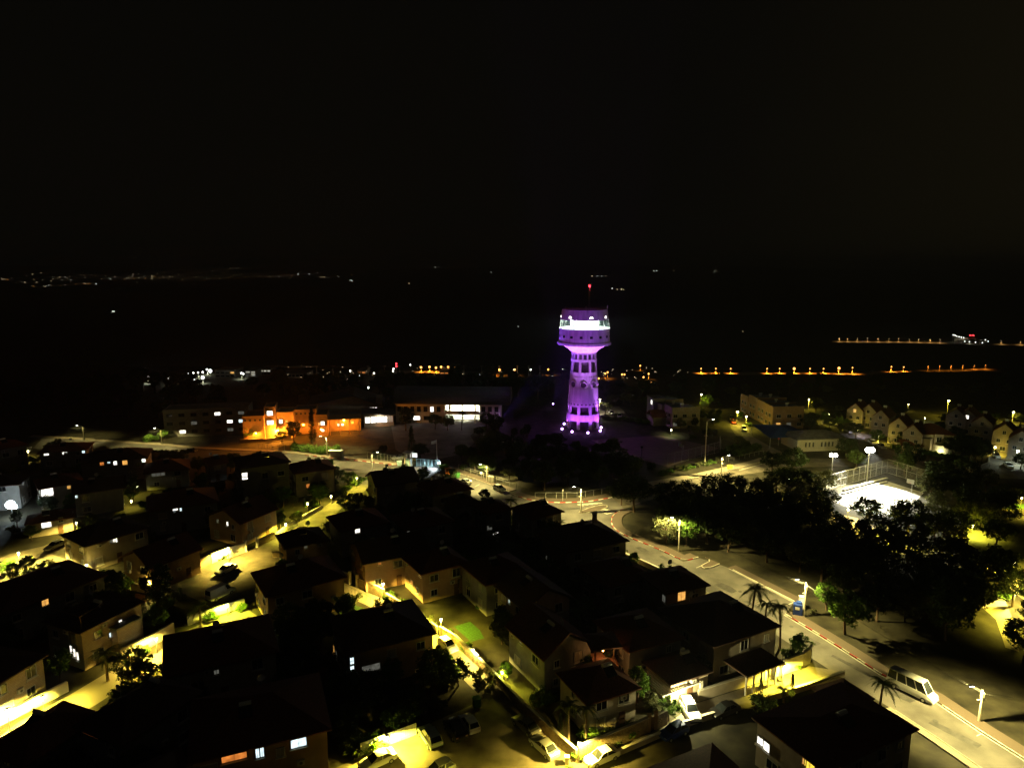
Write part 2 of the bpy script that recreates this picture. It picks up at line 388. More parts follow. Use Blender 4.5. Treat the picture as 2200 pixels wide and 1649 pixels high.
poly('terrace_street', P2([(1885, 958), (1905, 962), (1872, 938), (1838, 918), (1800, 903), (1770, 890), (1755, 892), (1790, 910), (1830, 930), (1862, 948)]), 0.012, 'asphalt2')
poly('far_street', P2([(2118, 1026), (2175, 1026), (2200, 1000), (2240, 985), (2200, 975), (2165, 975), (2130, 962), (2122, 975), (2128, 1000)]), 0.014, 'asphalt2')
poly('tower_street', P2([(1290, 893), (1330, 896), (1360, 905), (1330, 872), (1290, 872), (1275, 880)]), 0.012, 'asphalt2')
lower = P2([(1180, 1690), (1290, 1628), (1345, 1604), (1450, 1562), (1535, 1538), (1660, 1498), (1735, 1476), (1815, 1450), (1870, 1495), (1800, 1445), (1738, 1430), (1690, 1447), (1580, 1482), (1490, 1512), (1430, 1556), (1395, 1572), (1300, 1613), (1240, 1637), (1205, 1604), (1160, 1563), (1128, 1535), (1084, 1487), (1062, 1466), (1030, 1480), (1040, 1505), (1000, 1520), (930, 1548), (893, 1577), (800, 1612), (735, 1640), (640, 1690)])
poly('lower_street', P2([(1240, 1660), (1345, 1612), (1450, 1568), (1535, 1543), (1660, 1502), (1735, 1480), (1812, 1452), (1850, 1480), (1800, 1440), (1738, 1430), (1690, 1449), (1580, 1483), (1490, 1512), (1430, 1558), (1395, 1574), (1300, 1616), (1240, 1640)]), 0.010, 'asphalt2')
poly('parking_yard', P2([(560, 1720), (735, 1642), (800, 1612), (893, 1577), (930, 1550), (1000, 1520), (1040, 1500), (1030, 1468), (1062, 1466), (1084, 1488), (1128, 1537), (1160, 1564), (1205, 1606), (1240, 1640), (1260, 1665), (1200, 1730)]), 0.014, 'asphalt2')
walk_r = P2([(716, 1243), (753, 1257), (823, 1286), (888, 1326), (945, 1367), (978, 1387), (1027, 1432), (1060, 1464)])
poly('walkway', walk_r+offset(walk_r, -3.4)[::-1], 0.018, 'paver')
st_l = P2([(-40, 1600), (30, 1545), (140, 1488), (235, 1432), (330, 1398), (372, 1358), (440, 1330), (520, 1300)])
poly('west_street', strip(st_l, -1.0, -6.5), 0.004, 'paver')
st2 = P2([(352, 1258), (454, 1212), (528, 1186), (588, 1156), (630, 1124), (692, 1092), (735, 1060), (775, 1032)])
poly('stepped_street', st2+[(-37, 189), (-42.5, 170), (-44, 150), (-42, 138), (-44, 130), (-46, 119), (-50, 113)], 0.010, 'asphalt2')
st3 = P2([(-40, 1215), (20, 1190), (95, 1172), (160, 1152), (190, 1135), (215, 1118)])
poly('corner_street', st3+P2([(185, 1143), (160, 1168), (110, 1190), (150, 1203), (190, 1215), (180, 1228), (100, 1228), (-40, 1240)]), 0.010, 'asphalt2')
poly('school_yard', P2([(840, 912), (1060, 900), (1010, 935), (1020, 950), (990, 975), (945, 985), (880, 985), (850, 965)]), 0.006, 'asphalt')
# pavements with their kerb stones
pv = pavement('junction_pavement', far_kerb+offset(far_kerb, -3.0)[::-1]); kerb(pv, far_kerb, [W, Rr])
pv = pavement('gate_pavement', far_kerb2+offset(far_kerb2, -2.6)[::-1]); kerb(pv, far_kerb2, [Gk, Gk])
pv = pavement('school_pavement', far_left+offset(far_left, -2.4)[::-1], 'paver'); kerb(pv, far_left[:5], [Rr, W])
up = side_up[1:]; pv = pavement('hill_pavement', up+offset(up, 2.8)[::-1], 'paver'); kerb(pv, up, [Gk, Gk])
cor = smoothline(corner, 1); pv = pavement('corner_pavement', cor+offset(cor, -2.4)[::-1]); kerb(pv, cor, [W, Rr])
re = right_edge; pv = pavement('roadside_pavement', re+offset(re, -2.2)[::-1]); kerb(pv, re[3:][::-1], [W, Rr]); kerb(pv, re[:4], [W])
be = bay_edge[:2]; pv = pavement('bay_pavement', be+offset(be, -2.0)[::-1]); kerb(pv, be, [W])
le = left_edge[:4]; pv = pavement('garden_pavement', le+offset(le, 1.2)[::-1], 'paver'); kerb(pv, le, [Gk])
le = left_edge[6:]; pv = pavement('house_pavement', le+offset(le, 1.3)[::-1], 'paver'); kerb(pv, le, [Gk])
# planted island at the junction, planter beside the bays
isl = smoothline(P2([(1244, 1100), (1262, 1092), (1290, 1085), (1302, 1085), (1308, 1089), (1290, 1096), (1262, 1102), (1246, 1103), (1244, 1100)]), 1)
pv = pavement('traffic_island', isl[:-1]); kerb(pv, isl, [W, Gk], 1.2)
bul = smoothline(P2([(1546, 1211), (1525, 1220), (1510, 1221), (1503, 1218), (1512, 1212), (1530, 1204), (1515, 1197)]), 1)
pv = pavement('parking_planter', bul); kerb(pv, bul, [W], 1.5)
# repairs and manhole covers
rp = random.Random(4); road_o = bpy.data.objects['road']
for (px_, py_), L_, w_, ang in (((2050, 1575), 6, 1.0, -57), ((1930, 1490), 4, 1.6, -57), ((1830, 1430), 7, .7, -60), ((1740, 1375), 3, 1.5, -60), ((1640, 1310), 8, .8, -60), ((1560, 1262), 4, 1.8, -60), ((1440, 1205), 6, .8, -62), ((1380, 1180), 3, 1.4, -62), ((1230, 1092), 5, 1.2, 10), ((1120, 1085), 6, .8, -30), ((1060, 1055), 4, 1.5, -40), ((660, 990), 7, 1.0, -6)):
    g_ = G(px_, py_); a_ = R(ang); c_, s_ = math.cos(a_), math.sin(a_)
    q_ = [(g_.x+u*L_/2*c_-v*w_/2*s_+rp.uniform(-.15, .15), g_.y+u*L_/2*s_+v*w_/2*c_+rp.uniform(-.15, .15)) for u, v in ((-1, -1), (0, -1.1), (1, -1), (1, 1), (.1, 1.15), (-1, 1))]
    struct('asphalt_patch', MB().sheet(q_, 0.0125), 'patch', road_o)
for px_, py_ in ((2010, 1548), (1862, 1446), (1700, 1345), (1590, 1270), (1470, 1222), (1280, 1112), (1175, 1092), (1040, 1050)):
    g_ = G(px_, py_); struct('manhole_cover', MB().lathe([(.34, 0.0), (.34, .02), (.001, .02)], 16, g_.x, g_.y), 'iron', road_o)
# painted markings
def dash(name, pts, w, z=0.016, parent=None):
    m = MB(); m.sheet(strip(pts, -w/2, w/2), z); return struct(name, m, 'wpaint', parent)
mk = link('road_markings', None); mk['kind'] = 'structure'
for k in range(6):
    t = k/5; dash('crossing_bar', P2([(1281+t*21, 1096.5+t*8-0.5), (1298+t*22, 1091+t*8.5-0.5)]), 0.45, parent=mk)
for k in range(5):
    t = k/4; dash('crossing_bar', P2([(1240+t*12, 1083-t*1.5), (1254+t*40, 1086-t*6)]), 0.45, parent=mk)
dash('bay_line', P2([(1707, 1292), (1676, 1306)]), 0.14, parent=mk)
dash('bay_line', P2([(1496, 1219), (1532, 1204)]), 0.14, parent=mk)
dash('bay_line', P2([(1702, 1292), (1566, 1221)]), 0.12, parent=mk)
dash('bay_line', P2([(2098, 1580), (2112, 1573)]), 0.12, parent=mk)
dash('edge_line', offset(re, 0.35), 0.12, parent=mk)
dash('bay_line', P2([(1020, 1045), (1030, 1040)]), 0.14, parent=mk)
dash('bay_line', P2([(1588, 1010), (1642, 995)]), 0.2, parent=mk)
# ---------------------------------------------------------------- lawns
lw = MB()
for pts in ([(800, 1243), (850, 1232), (868, 1248), (832, 1266), (812, 1258)], [(975, 1345), (1010, 1335), (1030, 1352), (1040, 1370), (1012, 1378)],
            [(160, 1206), (212, 1198), (214, 1222), (190, 1222)], [(285, 1238), (335, 1240), (330, 1250), (290, 1250)], [(275, 1290), (305, 1286), (305, 1300), (282, 1302)],
            [(735, 1292), (790, 1308), (800, 1318), (730, 1330), (725, 1300)], [(2150, 1085), (2200, 1082), (2215, 1092), (2160, 1092)]):
    lw.sheet(P2(pts), 0.02)
lawn = lw.build('lawn_grass', 'lawn'); tag(lawn, 'short green lawn grass in the lit front gardens', 'grass', kind='stuff')
# ================================================================ garden walls and fences
def wall(name, label, px, h, m, t=0.28, cap='plasterw', base=0.0, world=None):
    pts = world or P2(px)
    o = thing(name, label, 'wall', (pts[0][0], pts[0][1], 0))
    q = [(p[0]-pts[0][0], p[1]-pts[0][1]) for p in pts]
    for a, b in zip(q, q[1:]):
        L = math.hypot(b[0]-a[0], b[1]-a[1]); ang = math.atan2(b[1]-a[1], b[0]-a[0]); cx, cy_ = (a[0]+b[0])/2, (a[1]+b[1])/2
        MB().box(cx, cy_, base+h/2-0.1, L+t*0.4, t, h+0.2, ang).build('wall_face', m, o)
        n = max(1, int(L/1.6))
        for k in range(n):
            f = (k+.5)/n
            MB().box(a[0]+(b[0]-a[0])*f, a[1]+(b[1]-a[1])*f, base+h+0.045, L/n*0.985, t+0.1, 0.09, ang).build('coping_stone', cap, o)
    return o
def pillar(o, p, h, s=0.5, m='plasterw'):
    c = o.location; MB().box(p[0]-c.x, p[1]-c.y, h/2, s, s, h).build('pillar', m, o)
    MB().box(p[0]-c.x, p[1]-c.y, h+0.06, s+0.14, s+0.14, 0.12).build('pillar_cap', m, o)
wall('garden_wall', 'ochre plaster wall along the street above the white van', [(356, 1256), (410, 1231), (452, 1211)], 1.9, 'plastero')
w = wall('garden_wall', 'bright white wall under the post lamp above the parked sedan', [(455, 1210), (500, 1195), (528, 1185)], 2.1, 'plasterw')
pillar(w, P2([(529, 1185)])[0], 2.5); pillar(w, P2([(553, 1175)])[0], 2.3)
wall('garden_wall', 'brown stone wall at the top of the short lit street', [(557, 1173), (590, 1157)], 1.5, 'rubble')
wall('garden_wall', 'low pale wall beside the green lamp at the stepped street', [(592, 1154), (632, 1125), (692, 1093)], 0.9, 'plasterw')
wall('garden_wall', 'short stone wall by the bright lamp behind the big hip roof', [(587, 1196), (640, 1200), (672, 1206)], 1.2, 'rubble')
w = wall('stone_wall', 'rubble stone wall with gate pillars at the top of the walkway', [(716, 1240), (753, 1253)], 1.9, 'rubble')
pillar(w, P2([(753, 1254)])[0], 2.5); pillar(w, P2([(768, 1260)])[0], 2.5)
wall('stone_wall', 'rubble stone wall glaring beside the upper walkway lamp', [(770, 1261), (797, 1273), (826, 1286)], 1.9, 'rubble')
wall('stone_wall', 'rubble stone wall bending down the middle of the walkway', [(830, 1288), (860, 1306), (890, 1325), (940, 1361)], 1.3, 'rubble')
wall('stone_wall', 'rubble stone wall below the brightest walkway lamp', [(945, 1364), (978, 1384), (1004, 1408), (1027, 1429)], 1.6, 'rubble')
wall('stone_wall', 'dim stone wall at the foot of the walkway by the glowing bush', [(1029, 1432), (1060, 1462), (1084, 1486), (1128, 1534)], 1.5, 'rubble')
wall('stone_wall', 'dark stone wall behind the two silver parked cars', [(1130, 1536), (1160, 1562), (1203, 1603), (1238, 1634)], 1.6, 'rubble')
w = wall('stone_wall', 'glaring stone wall behind the white sedan on the lower street', [(1242, 1634), (1300, 1611), (1362, 1585), (1393, 1571)], 2.1, 'rubble')
pillar(w, P2([(1394, 1571)])[0], 2.4, 0.4, 'plastero'); pillar(w, P2([(1408, 1565)])[0], 2.4, 0.4, 'plastero')
wall('stone_wall', 'short stone wall beside the blue hatchback', [(1409, 1565), (1432, 1554)], 2.0, 'rubble')
wall('garden_wall', 'long yellow lit plaster wall along the upper side of the lower street', [(1500, 1505), (1580, 1479), (1640, 1461)], 1.6, 'plaster')
wall('garden_wall', 'tall white overexposed wall curving into the main road', [(1642, 1461), (1690, 1445), (1722, 1434), (1738, 1423), (1741, 1414)], 2.3, 'plasterw')
wall('garden_wall', 'low kerb wall on the near side of the lower street', [(1262, 1652), (1345, 1614), (1452, 1568)], 0.7, 'plaster')
wall('garden_wall', 'stepped low wall in front of the dark near house', [(1454, 1566), (1534, 1540)], 0.8, 'plaster')
wall('garden_wall', 'pale parapet wall before the palm fronds on the lower street', [(1650, 1506), (1735, 1480), (1812, 1453)], 0.9, 'plaster')
wall('garden_wall', 'glaring white wall along the bottom corner street', [(-10, 1562), (40, 1538), (95, 1510), (146, 1484)], 1.5, 'plasterw')
wall('garden_wall', 'deep yellow lit wall above the overexposed bend', [(262, 1418), (320, 1390), (374, 1360)], 1.9, 'plaster')
wall('garden_wall', 'white garden wall behind the curved palm fronds', [(404, 1342), (450, 1326), (525, 1303)], 1.5, 'plasterw')
wall('garden_wall', 'wall across the yard lit by the short lamp on the lawn', [(284, 1268), (333, 1276)], 1.6, 'plaster')
wall('garden_wall', 'garden wall beside the glowing lawn under the dark roofs', [(160, 1228), (212, 1236)], 1.0, 'plasterw')
wall('garden_wall', 'low roadside wall running past the dark house pavement', [(1330, 1192), (1389, 1217), (1470, 1256)], 1.0, 'plaster')
wall('garden_wall', 'retaining wall round the planted bend by the far street', [(2040, 1010), (2090, 1015), (2122, 1003), (2126, 985)], 1.4, 'plaster')
# wire and board fences, each post and rail a part
def fence(name, label, px, h, step, post='steel', rails=(0.97, 0.5), mesh=False, r=0.04, base=0.0):
    pts = P2(px); o = thing(name, label, 'fence', (pts[0][0], pts[0][1], base)); q = [(p[0]-pts[0][0], p[1]-pts[0][1]) for p in pts]
    for a, b in zip(q, q[1:]):
        L = math.hypot(b[0]-a[0], b[1]-a[1]); n = max(1, int(L/step))
        for k in range(n+1):
            x, y = a[0]+(b[0]-a[0])*k/n, a[1]+(b[1]-a[1])*k/n
            MB().tube((x, y, -0.1), (x, y, h), r, r, 6).build('post', post, o)
        for f in rails: MB().tube((a[0], a[1], h*f), (b[0], b[1], h*f), r*0.8, r*0.8, 6).build('rail', post, o)
        if mesh:
            m = MB(); c = 0.35; nn = int(L/c)
            for k in range(nn+1):
                x, y = a[0]+(b[0]-a[0])*k/nn, a[1]+(b[1]-a[1])*k/nn; m.tube((x, y, 0.05), (x, y, h), 0.008, 0.008, 3, False)
            for k in range(1, int(h/c)): m.tube((a[0], a[1], k*c), (b[0], b[1], k*c), 0.008, 0.008, 3, False)
            tag(m.build('wire_mesh', post, o), kind='stuff')
    return o
fence('court_fence', 'tall pale steel fence round the floodlit ball court', [(1780, 1052), (1905, 1016), (1990, 1042)], 4.2, 2.6, 'steel', (0.99, 0.55, 0.05), True, 0.06)
fence('court_fence', 'dim wire fence of the unlit court above the road', [(1434, 1000), (1548, 971), (1546, 958)], 3.6, 3.2, 'steel', (0.99, 0.05), True, 0.05)
fence('wire_fence', 'wire fence on the slope behind the parked cars', [(985, 1008), (1025, 1022), (1110, 1048)], 1.6, 2.4, 'poleg', (0.97, 0.6))
fence('wire_fence', 'green wire fence in front of the junction thicket', [(1150, 1070), (1240, 1070), (1310, 1058)], 1.6, 2.4, 'poleg', (0.97,))
fence('school_fence', 'dark railing fence beside the guarded gate', [(790, 985), (840, 991), (872, 996)], 2.2, 1.2, 'poleg', (0.97, 0.1))
fence('school_fence', 'red lit railing fence before the orange school', [(556, 968), (585, 972), (612, 971)], 2.6, 1.6, 'poleg', (0.97, 0.5, 0.1))
fence('roadside_fence', 'low fence by the bushes above the side road', [(1565, 992), (1600, 984), (1640, 975)], 1.3, 2.0, 'poleg', (0.97,))
fence('railing', 'white balcony railing glowing beside the lit stair', [(8, 1003), (40, 990), (70, 978)], 1.3, 0.6, 'white', (0.98, 0.1), False, 0.03, 1.6)
fence('railing', 'handrail along the walkway edge above the dark garden', [(735, 1262), (770, 1280), (806, 1298)], 1.0, 1.0, 'dframe', (0.97,), False, 0.03)
def boards(name, label, px, h, m, bw=0.3):
    pts = P2(px); o = thing(name, label, 'fence', (pts[0][0], pts[0][1], 0)); a, b = (0, 0), (pts[1][0]-pts[0][0], pts[1][1]-pts[0][1])
    L = math.hypot(*b); ang = math.atan2(b[1], b[0]); n = int(L/bw); me = MB().box(0, 0, h/2, bw*0.9, 0.04, h).mesh('board', m)
    for k in range(n):
        f = (k+.5)/n; link('board', me, o, (b[0]*f, b[1]*f, 0), ang)
    for z in (0.4, h-0.3): MB().tube((0, 0, z), (b[0], b[1], z), 0.05, 0.05, 6).build('rail', m, o)
    return o
boards('board_fence', 'white board fence blazing under the yard lamp', [(775, 1622), (895, 1577)], 1.7, 'white')
boards('board_fence', 'brown slat fence at the edge of the small lit lawn', [(282, 1285), (314, 1291)], 1.2, 'wood', 0.25)
boards('gate_screen', 'dark brown entrance gate between stone wall pillars', [(1395, 1571), (1407, 1566)], 2.0, 'door', 0.2)
# ================================================================ water tower
def ZA(px, py, Y):
    d = ray(px, py); t = Y/d.y; return CAMH+d.z*t
def build_tower():
    base = G(1252, 915.5); T = thing('water_tower', 'tall round water tower lit purple with a glowing glazed lookout floor', 'tower', base)
    cx, Y = base.x, base.y
    def z(py, r): return ZA(1252, py, Y-r)
    def rad(px_, zz): return px_*(Y*_c+(CAMH-zz)*_s)/FPX
    r0 = 6.0
    Z = {k: z(p, r) for k, (p, r) in dict(b0=(906, 6), b1=(892.5, 6), d0=(875.5, 5.8), d1=(864, 5.7), win=(827, 5.2), u0=(801, 4.8), u1=(778, 4.6), v0=(773, 4.5),
         v1=(762, 4.5), col=(760.5, 4.5), fl0=(745.5, 9.6), fl1=(739.5, 9.6), hb=(737, 9.2), bal=(711, 9.0), w0=(708.5, 9.1), w1=(689.5, 8.6), top=(669, 8.1), port=(684, 8.5), sq=(725.5, 9.1)).items()}
    def rz(zz): # taper of the shaft
        return 6.25-(6.25-4.6)*max(0, min(1, zz/Z['col']))
    n = 64; A8 = [R(22.5+45*k) for k in range(8)]
    def ring(name, z0, z1, t=0.5, out=0.0, m='tower'):
        a, b = rz(z0)+out, rz(z1)+out
        return MB().lathe([(a-t, z0), (a, z0), (b, z1), (b-t, z1), (a-t, z0)], n).build(name, m, T, False)
    def pillars(z0, z1, count, w, a0, t=0.55):
        for k in range(count):
            a = a0+2*math.pi*k/count; m = MB(); vs = []
            for zz in (z0-0.05, z1+0.05):
                rr = rz(zz)-0.02
                for q, s_ in ((rr, -1), (rr, 1), (rr-t, 1), (rr-t, -1)):
                    x, y = q*math.cos(a)-s_*w/2*math.sin(a), q*math.sin(a)+s_*w/2*math.cos(a); vs.append((x, y, zz))
            m.add(vs, [(3, 2, 1, 0), (4, 5, 6, 7), (0, 1, 5, 4), (1, 2, 6, 5), (2, 3, 7, 6), (3, 0, 4, 7)]); m.build('leg' if z0 < 0.5 else 'pillar', 'tower', T)
    pillars(0.0, Z['b0'], 8, 1.05, R(22.5), 0.9)
    ring('band', Z['b0'], Z['b1'], 0.9, 0.12)
    pillars(Z['b1'], Z['d0'], 8, 1.0, R(22.5), 0.8)
    ring('band', Z['d0'], Z['d1'], 0.8, 0.06)
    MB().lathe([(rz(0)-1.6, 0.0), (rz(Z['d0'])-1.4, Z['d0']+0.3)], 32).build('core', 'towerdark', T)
    hole = MB().box(0, 0, 0, 0.06, 0.62, 0.55).mesh('opening', 'towerdark')  # dark boxes stand for the shade inside the holes
    zz = (Z['d0']+Z['d1'])/2; rr = rz(zz)+0.045
    for k in range(24):
        a = 2*math.pi*(k+.3)/24; link('opening', hole, T, (rr*math.cos(a), rr*math.sin(a), zz), a)
    ring('shaft_wall', Z['d1'], Z['u0'], 0.6, 0.0)
    for k, zz in enumerate((Z['win']-1.6, Z['win']+2.6)): ring('moulding', zz, zz+0.16, 0.3, 0.07)
    rr = rz(Z['win']); rw = rad(6.3, Z['win'])
    disc = MB().tube((0.0, 0, 0), (0.10, 0, 0), rw, rw, 28).mesh('round_window', 'towerdark'); rimm = MB()
    for k in range(28):
        a, b = 2*math.pi*k/28, 2*math.pi*(k+1)/28
        rimm.tube((0.1, rw*1.06*math.cos(a), rw*1.06*math.sin(a)), (0.1, rw*1.06*math.cos(b), rw*1.06*math.sin(b)), 0.10, 0.10, 5)
    rimm = rimm.mesh('window_rim', 'tower')
    for k in range(8):
        a = R(-90-6+45*k); w = link('round_window', disc, T, ((rr-0.03)*math.cos(a), (rr-0.03)*math.sin(a), Z['win']), a); link('window_rim', rimm, w)
    pillars(Z['u0'], Z['u1'], 8, 0.85, R(22.5)); ring('band', Z['u1'], Z['v0'], 0.6, 0.05)
    pillars(Z['v0'], Z['v1'], 16, 0.55, R(11.25))
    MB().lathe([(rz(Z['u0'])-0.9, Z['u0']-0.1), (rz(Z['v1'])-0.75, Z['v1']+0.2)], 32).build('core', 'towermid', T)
    ring('collar', Z['v1'], Z['col']+0.25, 0.6, 0.05)
    rf = rad(57.5, Z['fl1']); rb = rad(55, Z['hb']); rbal = rad(53, Z['bal']); rw0 = rad(54, Z['w0']); rw1 = rad(51.2, Z['w1']); rt = rad(48.3, Z['top'])
    MB().lathe([(4.4, Z['col']+0.1), (6.2, (Z['col']*0.45+Z['fl0']*0.55)), (8.4, Z['fl0']-0.15), (rf-0.25, Z['fl0']+0.02)], n).build('bowl', 'tower', T, True)
    MB().lathe([(rf-0.3, Z['fl0']), (rf, Z['fl0']+0.1), (rf, Z['fl1']), (rf-0.25, Z['fl1']), (rf-0.25, Z['fl1']-0.35), (rb-0.3, Z['fl1']-0.35)], n).build('gallery_rim', 'tower', T)
    MB().lathe([(rb, Z['fl1']-0.35), (rbal, Z['bal'])], n).build('drum_wall', 'tower', T, True)
    sq = MB().box(0, 0, 0, 0.08, 1.05, 0.85).mesh('square_window', 'glass'); sqf = MB().box(0.0, 0, 0.5, 0.14, 1.25, 0.1).box(0, 0, -0.5, 0.14, 1.25, 0.1).mesh('window_frame', 'tower')
    for k in range(16):
        a = R(-90+9.6+22.5*k); q = rb+(rbal-rb)*0.42+0.02; w = link('square_window', sq, T, (q*math.cos(a), q*math.sin(a), Z['sq']), a); link('window_frame', sqf, w)
    # the lit lookout floor: slab, core, glazing, roof ring
    MB().lathe([(3.0, Z['bal']), (rw0+0.12, Z['bal']), (rw0+0.12, Z['w0']), (3.0, Z['w0'])], n).build('floor_slab', 'white', T)
    MB().lathe([(5.2, Z['w0']), (5.2, Z['w1']+0.1)], 40).build('lookout_core', 'white', T)
    MB().lathe([(3.0, Z['w1']+0.05), (rw1+0.1, Z['w1']+0.05), (rw1+0.1, Z['w1']+0.2), (3.0, Z['w1']+0.2)], n).build('ceiling_slab', 'white', T)
    tg = bpy.data.materials.new('lookout_glass'); tg.use_nodes = True; nt = tg.node_tree; nt.nodes.clear()
    gl = nt.nodes.new('ShaderNodeBsdfGlossy'); gl.inputs['Roughness'].default_value = 0.05; gl.inputs[0].default_value = (0.7, 0.9, 0.95, 1)
    tr = nt.nodes.new('ShaderNodeBsdfTransparent'); tr.inputs[0].default_value = (0.86, 0.98, 0.96, 1); mx = nt.nodes.new('ShaderNodeMixShader'); mx.inputs[0].default_value = 0.08
    ou = nt.nodes.new('ShaderNodeOutputMaterial'); nt.links.new(tr.outputs[0], mx.inputs[1]); nt.links.new(gl.outputs[0], mx.inputs[2]); nt.links.new(mx.outputs[0], ou.inputs[0])
    N = 24
    for k in range(N):
        a, b = 2*math.pi*k/N, 2*math.pi*(k+1)/N; q0, q1 = rw0-0.15, rw1-0.1
        MB().add([(q0*math.cos(a), q0*math.sin(a), Z['w0']), (q0*math.cos(b), q0*math.sin(b), Z['w0']), (q1*math.cos(b), q1*math.sin(b), Z['w1']+0.05), (q1*math.cos(a), q1*math.sin(a), Z['w1']+0.05)], [(0, 1, 2, 3)]).build('glass_pane', tg, T)
        MB().tube((q0*math.cos(a), q0*math.sin(a), Z['w0']), (q1*math.cos(a), q1*math.sin(a), Z['w1']+0.05), 0.06, 0.06, 5).build('mullion', 'frame', T)
    for a, w_, h_, zz in ((-58, 1.4, 1.7, .5), (-32, 2.6, 0.9, .35), (48, 1.4, 2.0, .45)):   # teal panels on the lookout core
        aa = R(-90+a); MB().box(5.26*math.cos(aa), 5.26*math.sin(aa), Z['w0']+(Z['w1']-Z['w0'])*0.5, 0.06, w_, h_, aa).build('wall_panel', 'cyan', T)
    for k in range(10):
        a = 2*math.pi*(k+.5)/10; p = (7.0*math.cos(a), 7.0*math.sin(a), Z['w1']-0.25)
        MB().lathe([(0.001, p[2]+0.2), (0.35, p[2]+0.2), (0.35, p[2]+0.28), (0.001, p[2]+0.28)], 12, p[0], p[1]).build('ceiling_lamp', 'B_white', T); lamp_light(T, p, 1500, (0.90, 1.0, 0.93), 0.3)
    MB().lathe([(rw1+0.1, Z['w1']+0.2), (rt, Z['top']), (rt, Z['top']+0.35), (rt-0.35, Z['top']+0.35), (rt-0.35, Z['top']-0.2), (0.01, Z['top']-0.2)], n).build('parapet', 'tower', T)
    for k in range(20):
        a = 2*math.pi*k/20; q = rt-0.15; MB().tube((q*math.cos(a), q*math.sin(a), Z['top']+0.3), (q*math.cos(a), q*math.sin(a), Z['top']+0.95), 0.04, 0.04, 5).build('rail_post', 'poleg', T)
    m = MB()
    for k in range(40):
        a, b = 2*math.pi*k/40, 2*math.pi*(k+1)/40; q = rt-0.15; m.tube((q*math.cos(a), q*math.sin(a), Z['top']+0.95), (q*math.cos(b), q*math.sin(b), Z['top']+0.95), 0.035, 0.035, 5)
    m.build('roof_rail', 'poleg', T)
    q = rw1+(rt-rw1)*0.3
    pd = MB().tube((-0.05, 0, 0), (0.13, 0, 0), 0.62, 0.62, 20).mesh('porthole', emis('porthole_light', (1.0, 0.96, 0.9), 5)); pr = MB().lathe([(0.6, -.02), (.74, -.02), (.74, .1), (.6, .1)], 20)
    pr.v = [(z_, x, y) for x, y, z_ in pr.v]; pr = pr.mesh('porthole_rim', 'tower')
    for k in range(8):
        a = R(-90+10+44*k); w = link('porthole', pd, T, (q*math.cos(a), q*math.sin(a), Z['port']), a); link('porthole_rim', pr, w)
    # antennas and the mast with its red lamp
    zt = Z['top']-0.2
    for px_, top, wid in ((1209, 659, 0.28), (1252, 658, 0.55), (1301, 656.5, 0.28)):
        x = (px_-1252)*0.168; y = -4.0 if px_ == 1252 else 0.0; zz = ZA(px_, top, Y+y)
        MB().tube((x, y, zt), (x, y, zz), 0.05, 0.05, 6).build('antenna_pole', 'poleg', T)
        MB().box(x, y-0.12, zz-0.55, wid, 0.18, 1.3).build('panel_antenna', 'white', T)
    zr = ZA(1262, 614, Y); m = MB(); x = 1.6
    for sx, sy in ((-.3, -.3), (.3, -.3), (.3, .3), (-.3, .3)): m.tube((x+sx, sy, zt), (x+sx*0.6, sy*0.6, zr-0.3), 0.035, 0.03, 5)
    k = zt
    while k < zr-1.0:
        m.path([(x-.28, -.28, k), (x+.28, -.28, k+.6), (x+.28, .28, k+1.1), (x-.28, .28, k+.6), (x-.28, -.28, k+1.1)], 0.02, 4); k += 1.1
    m.build('lattice_mast', 'steel', T)
    MB().ball((x, 0, zr), 0.42, 1.0).build('warning_lamp', 'B_red', T); lamp_light(T, (x, 0, zr-0.7), 60, (1, 0.05, 0.1), 0.2)
    # ground floodlights
    for i, (px_, py, tx) in enumerate(((1212, 913, -5.5), (1207.5, 924, -3.5), (1229, 930, -2), (1263, 932.5, 2), (1291.5, 921, 5.5), (1289.5, 928, 3.5))):
        g = G(px_, py); f = thing('floodlight', ['small purple ground floodlight at the rear left foot of the tower', 'purple ground floodlight at the front left foot of the tower', 'purple ground floodlight before the left middle tower leg',
             'purple ground floodlight before the right middle tower leg', 'purple ground floodlight at the rear right foot of the tower', 'purple ground floodlight at the front right foot of the tower'][i], 'floodlight', g, group='floodlights round the tower foot')
        MB().box(0, 0, 0.15, 0.5, 0.4, 0.3).build('base', 'black', f); MB().ball((0, 0, 0.55), 0.42).build('lens', 'B_purple', f)
        aim = Vector((cx+tx*0.4, Y-3, 13))-Vector((g.x, g.y, 0.9))
        lamp_light(f, (0, 0, 1.1), 3400, (0.36, 0.065, 1.0) if i % 2 else (0.55, 0.09, 0.95), 0.15, 105, aim, 0.6)
        lamp_light(f, (0, -.2, 1.1), 52000, (0.52, 0.16, 1.0), 0.15, 34, Vector((cx+(g.x-cx)*.8, Y-6.5 if i in (1, 2, 3, 5) else Y-1, 33))-Vector((g.x, g.y, 0.9)), 0.6)
    for i, (px_, py, pw) in enumerate(((1076, 911, 130000), (1188, 876, 70000), (1411, 899, 130000))):
        g = G(px_, py); f = thing('floodlight', ['purple floodlight on a short post before the vaulted hall', 'white purple floodlight on a post behind the tower', 'bright violet floodlight beside the flat roofed house'][i], 'floodlight', g)
        MB().tube((0, 0, 0), (0, 0, 1.6), 0.07, 0.07, 6).build('post', 'black', f); MB().box(0, 0, 1.7, 0.5, 0.3, 0.4).build('housing', 'black', f); MB().ball((0, -0.3, 1.9), (0.5, 0.35, 0.9)[i]).build('lens', 'B_purple', f)
        aim = Vector((cx, Y, 37))-Vector((g.x, g.y, 2)); s_ = aim.normalized()*1.1
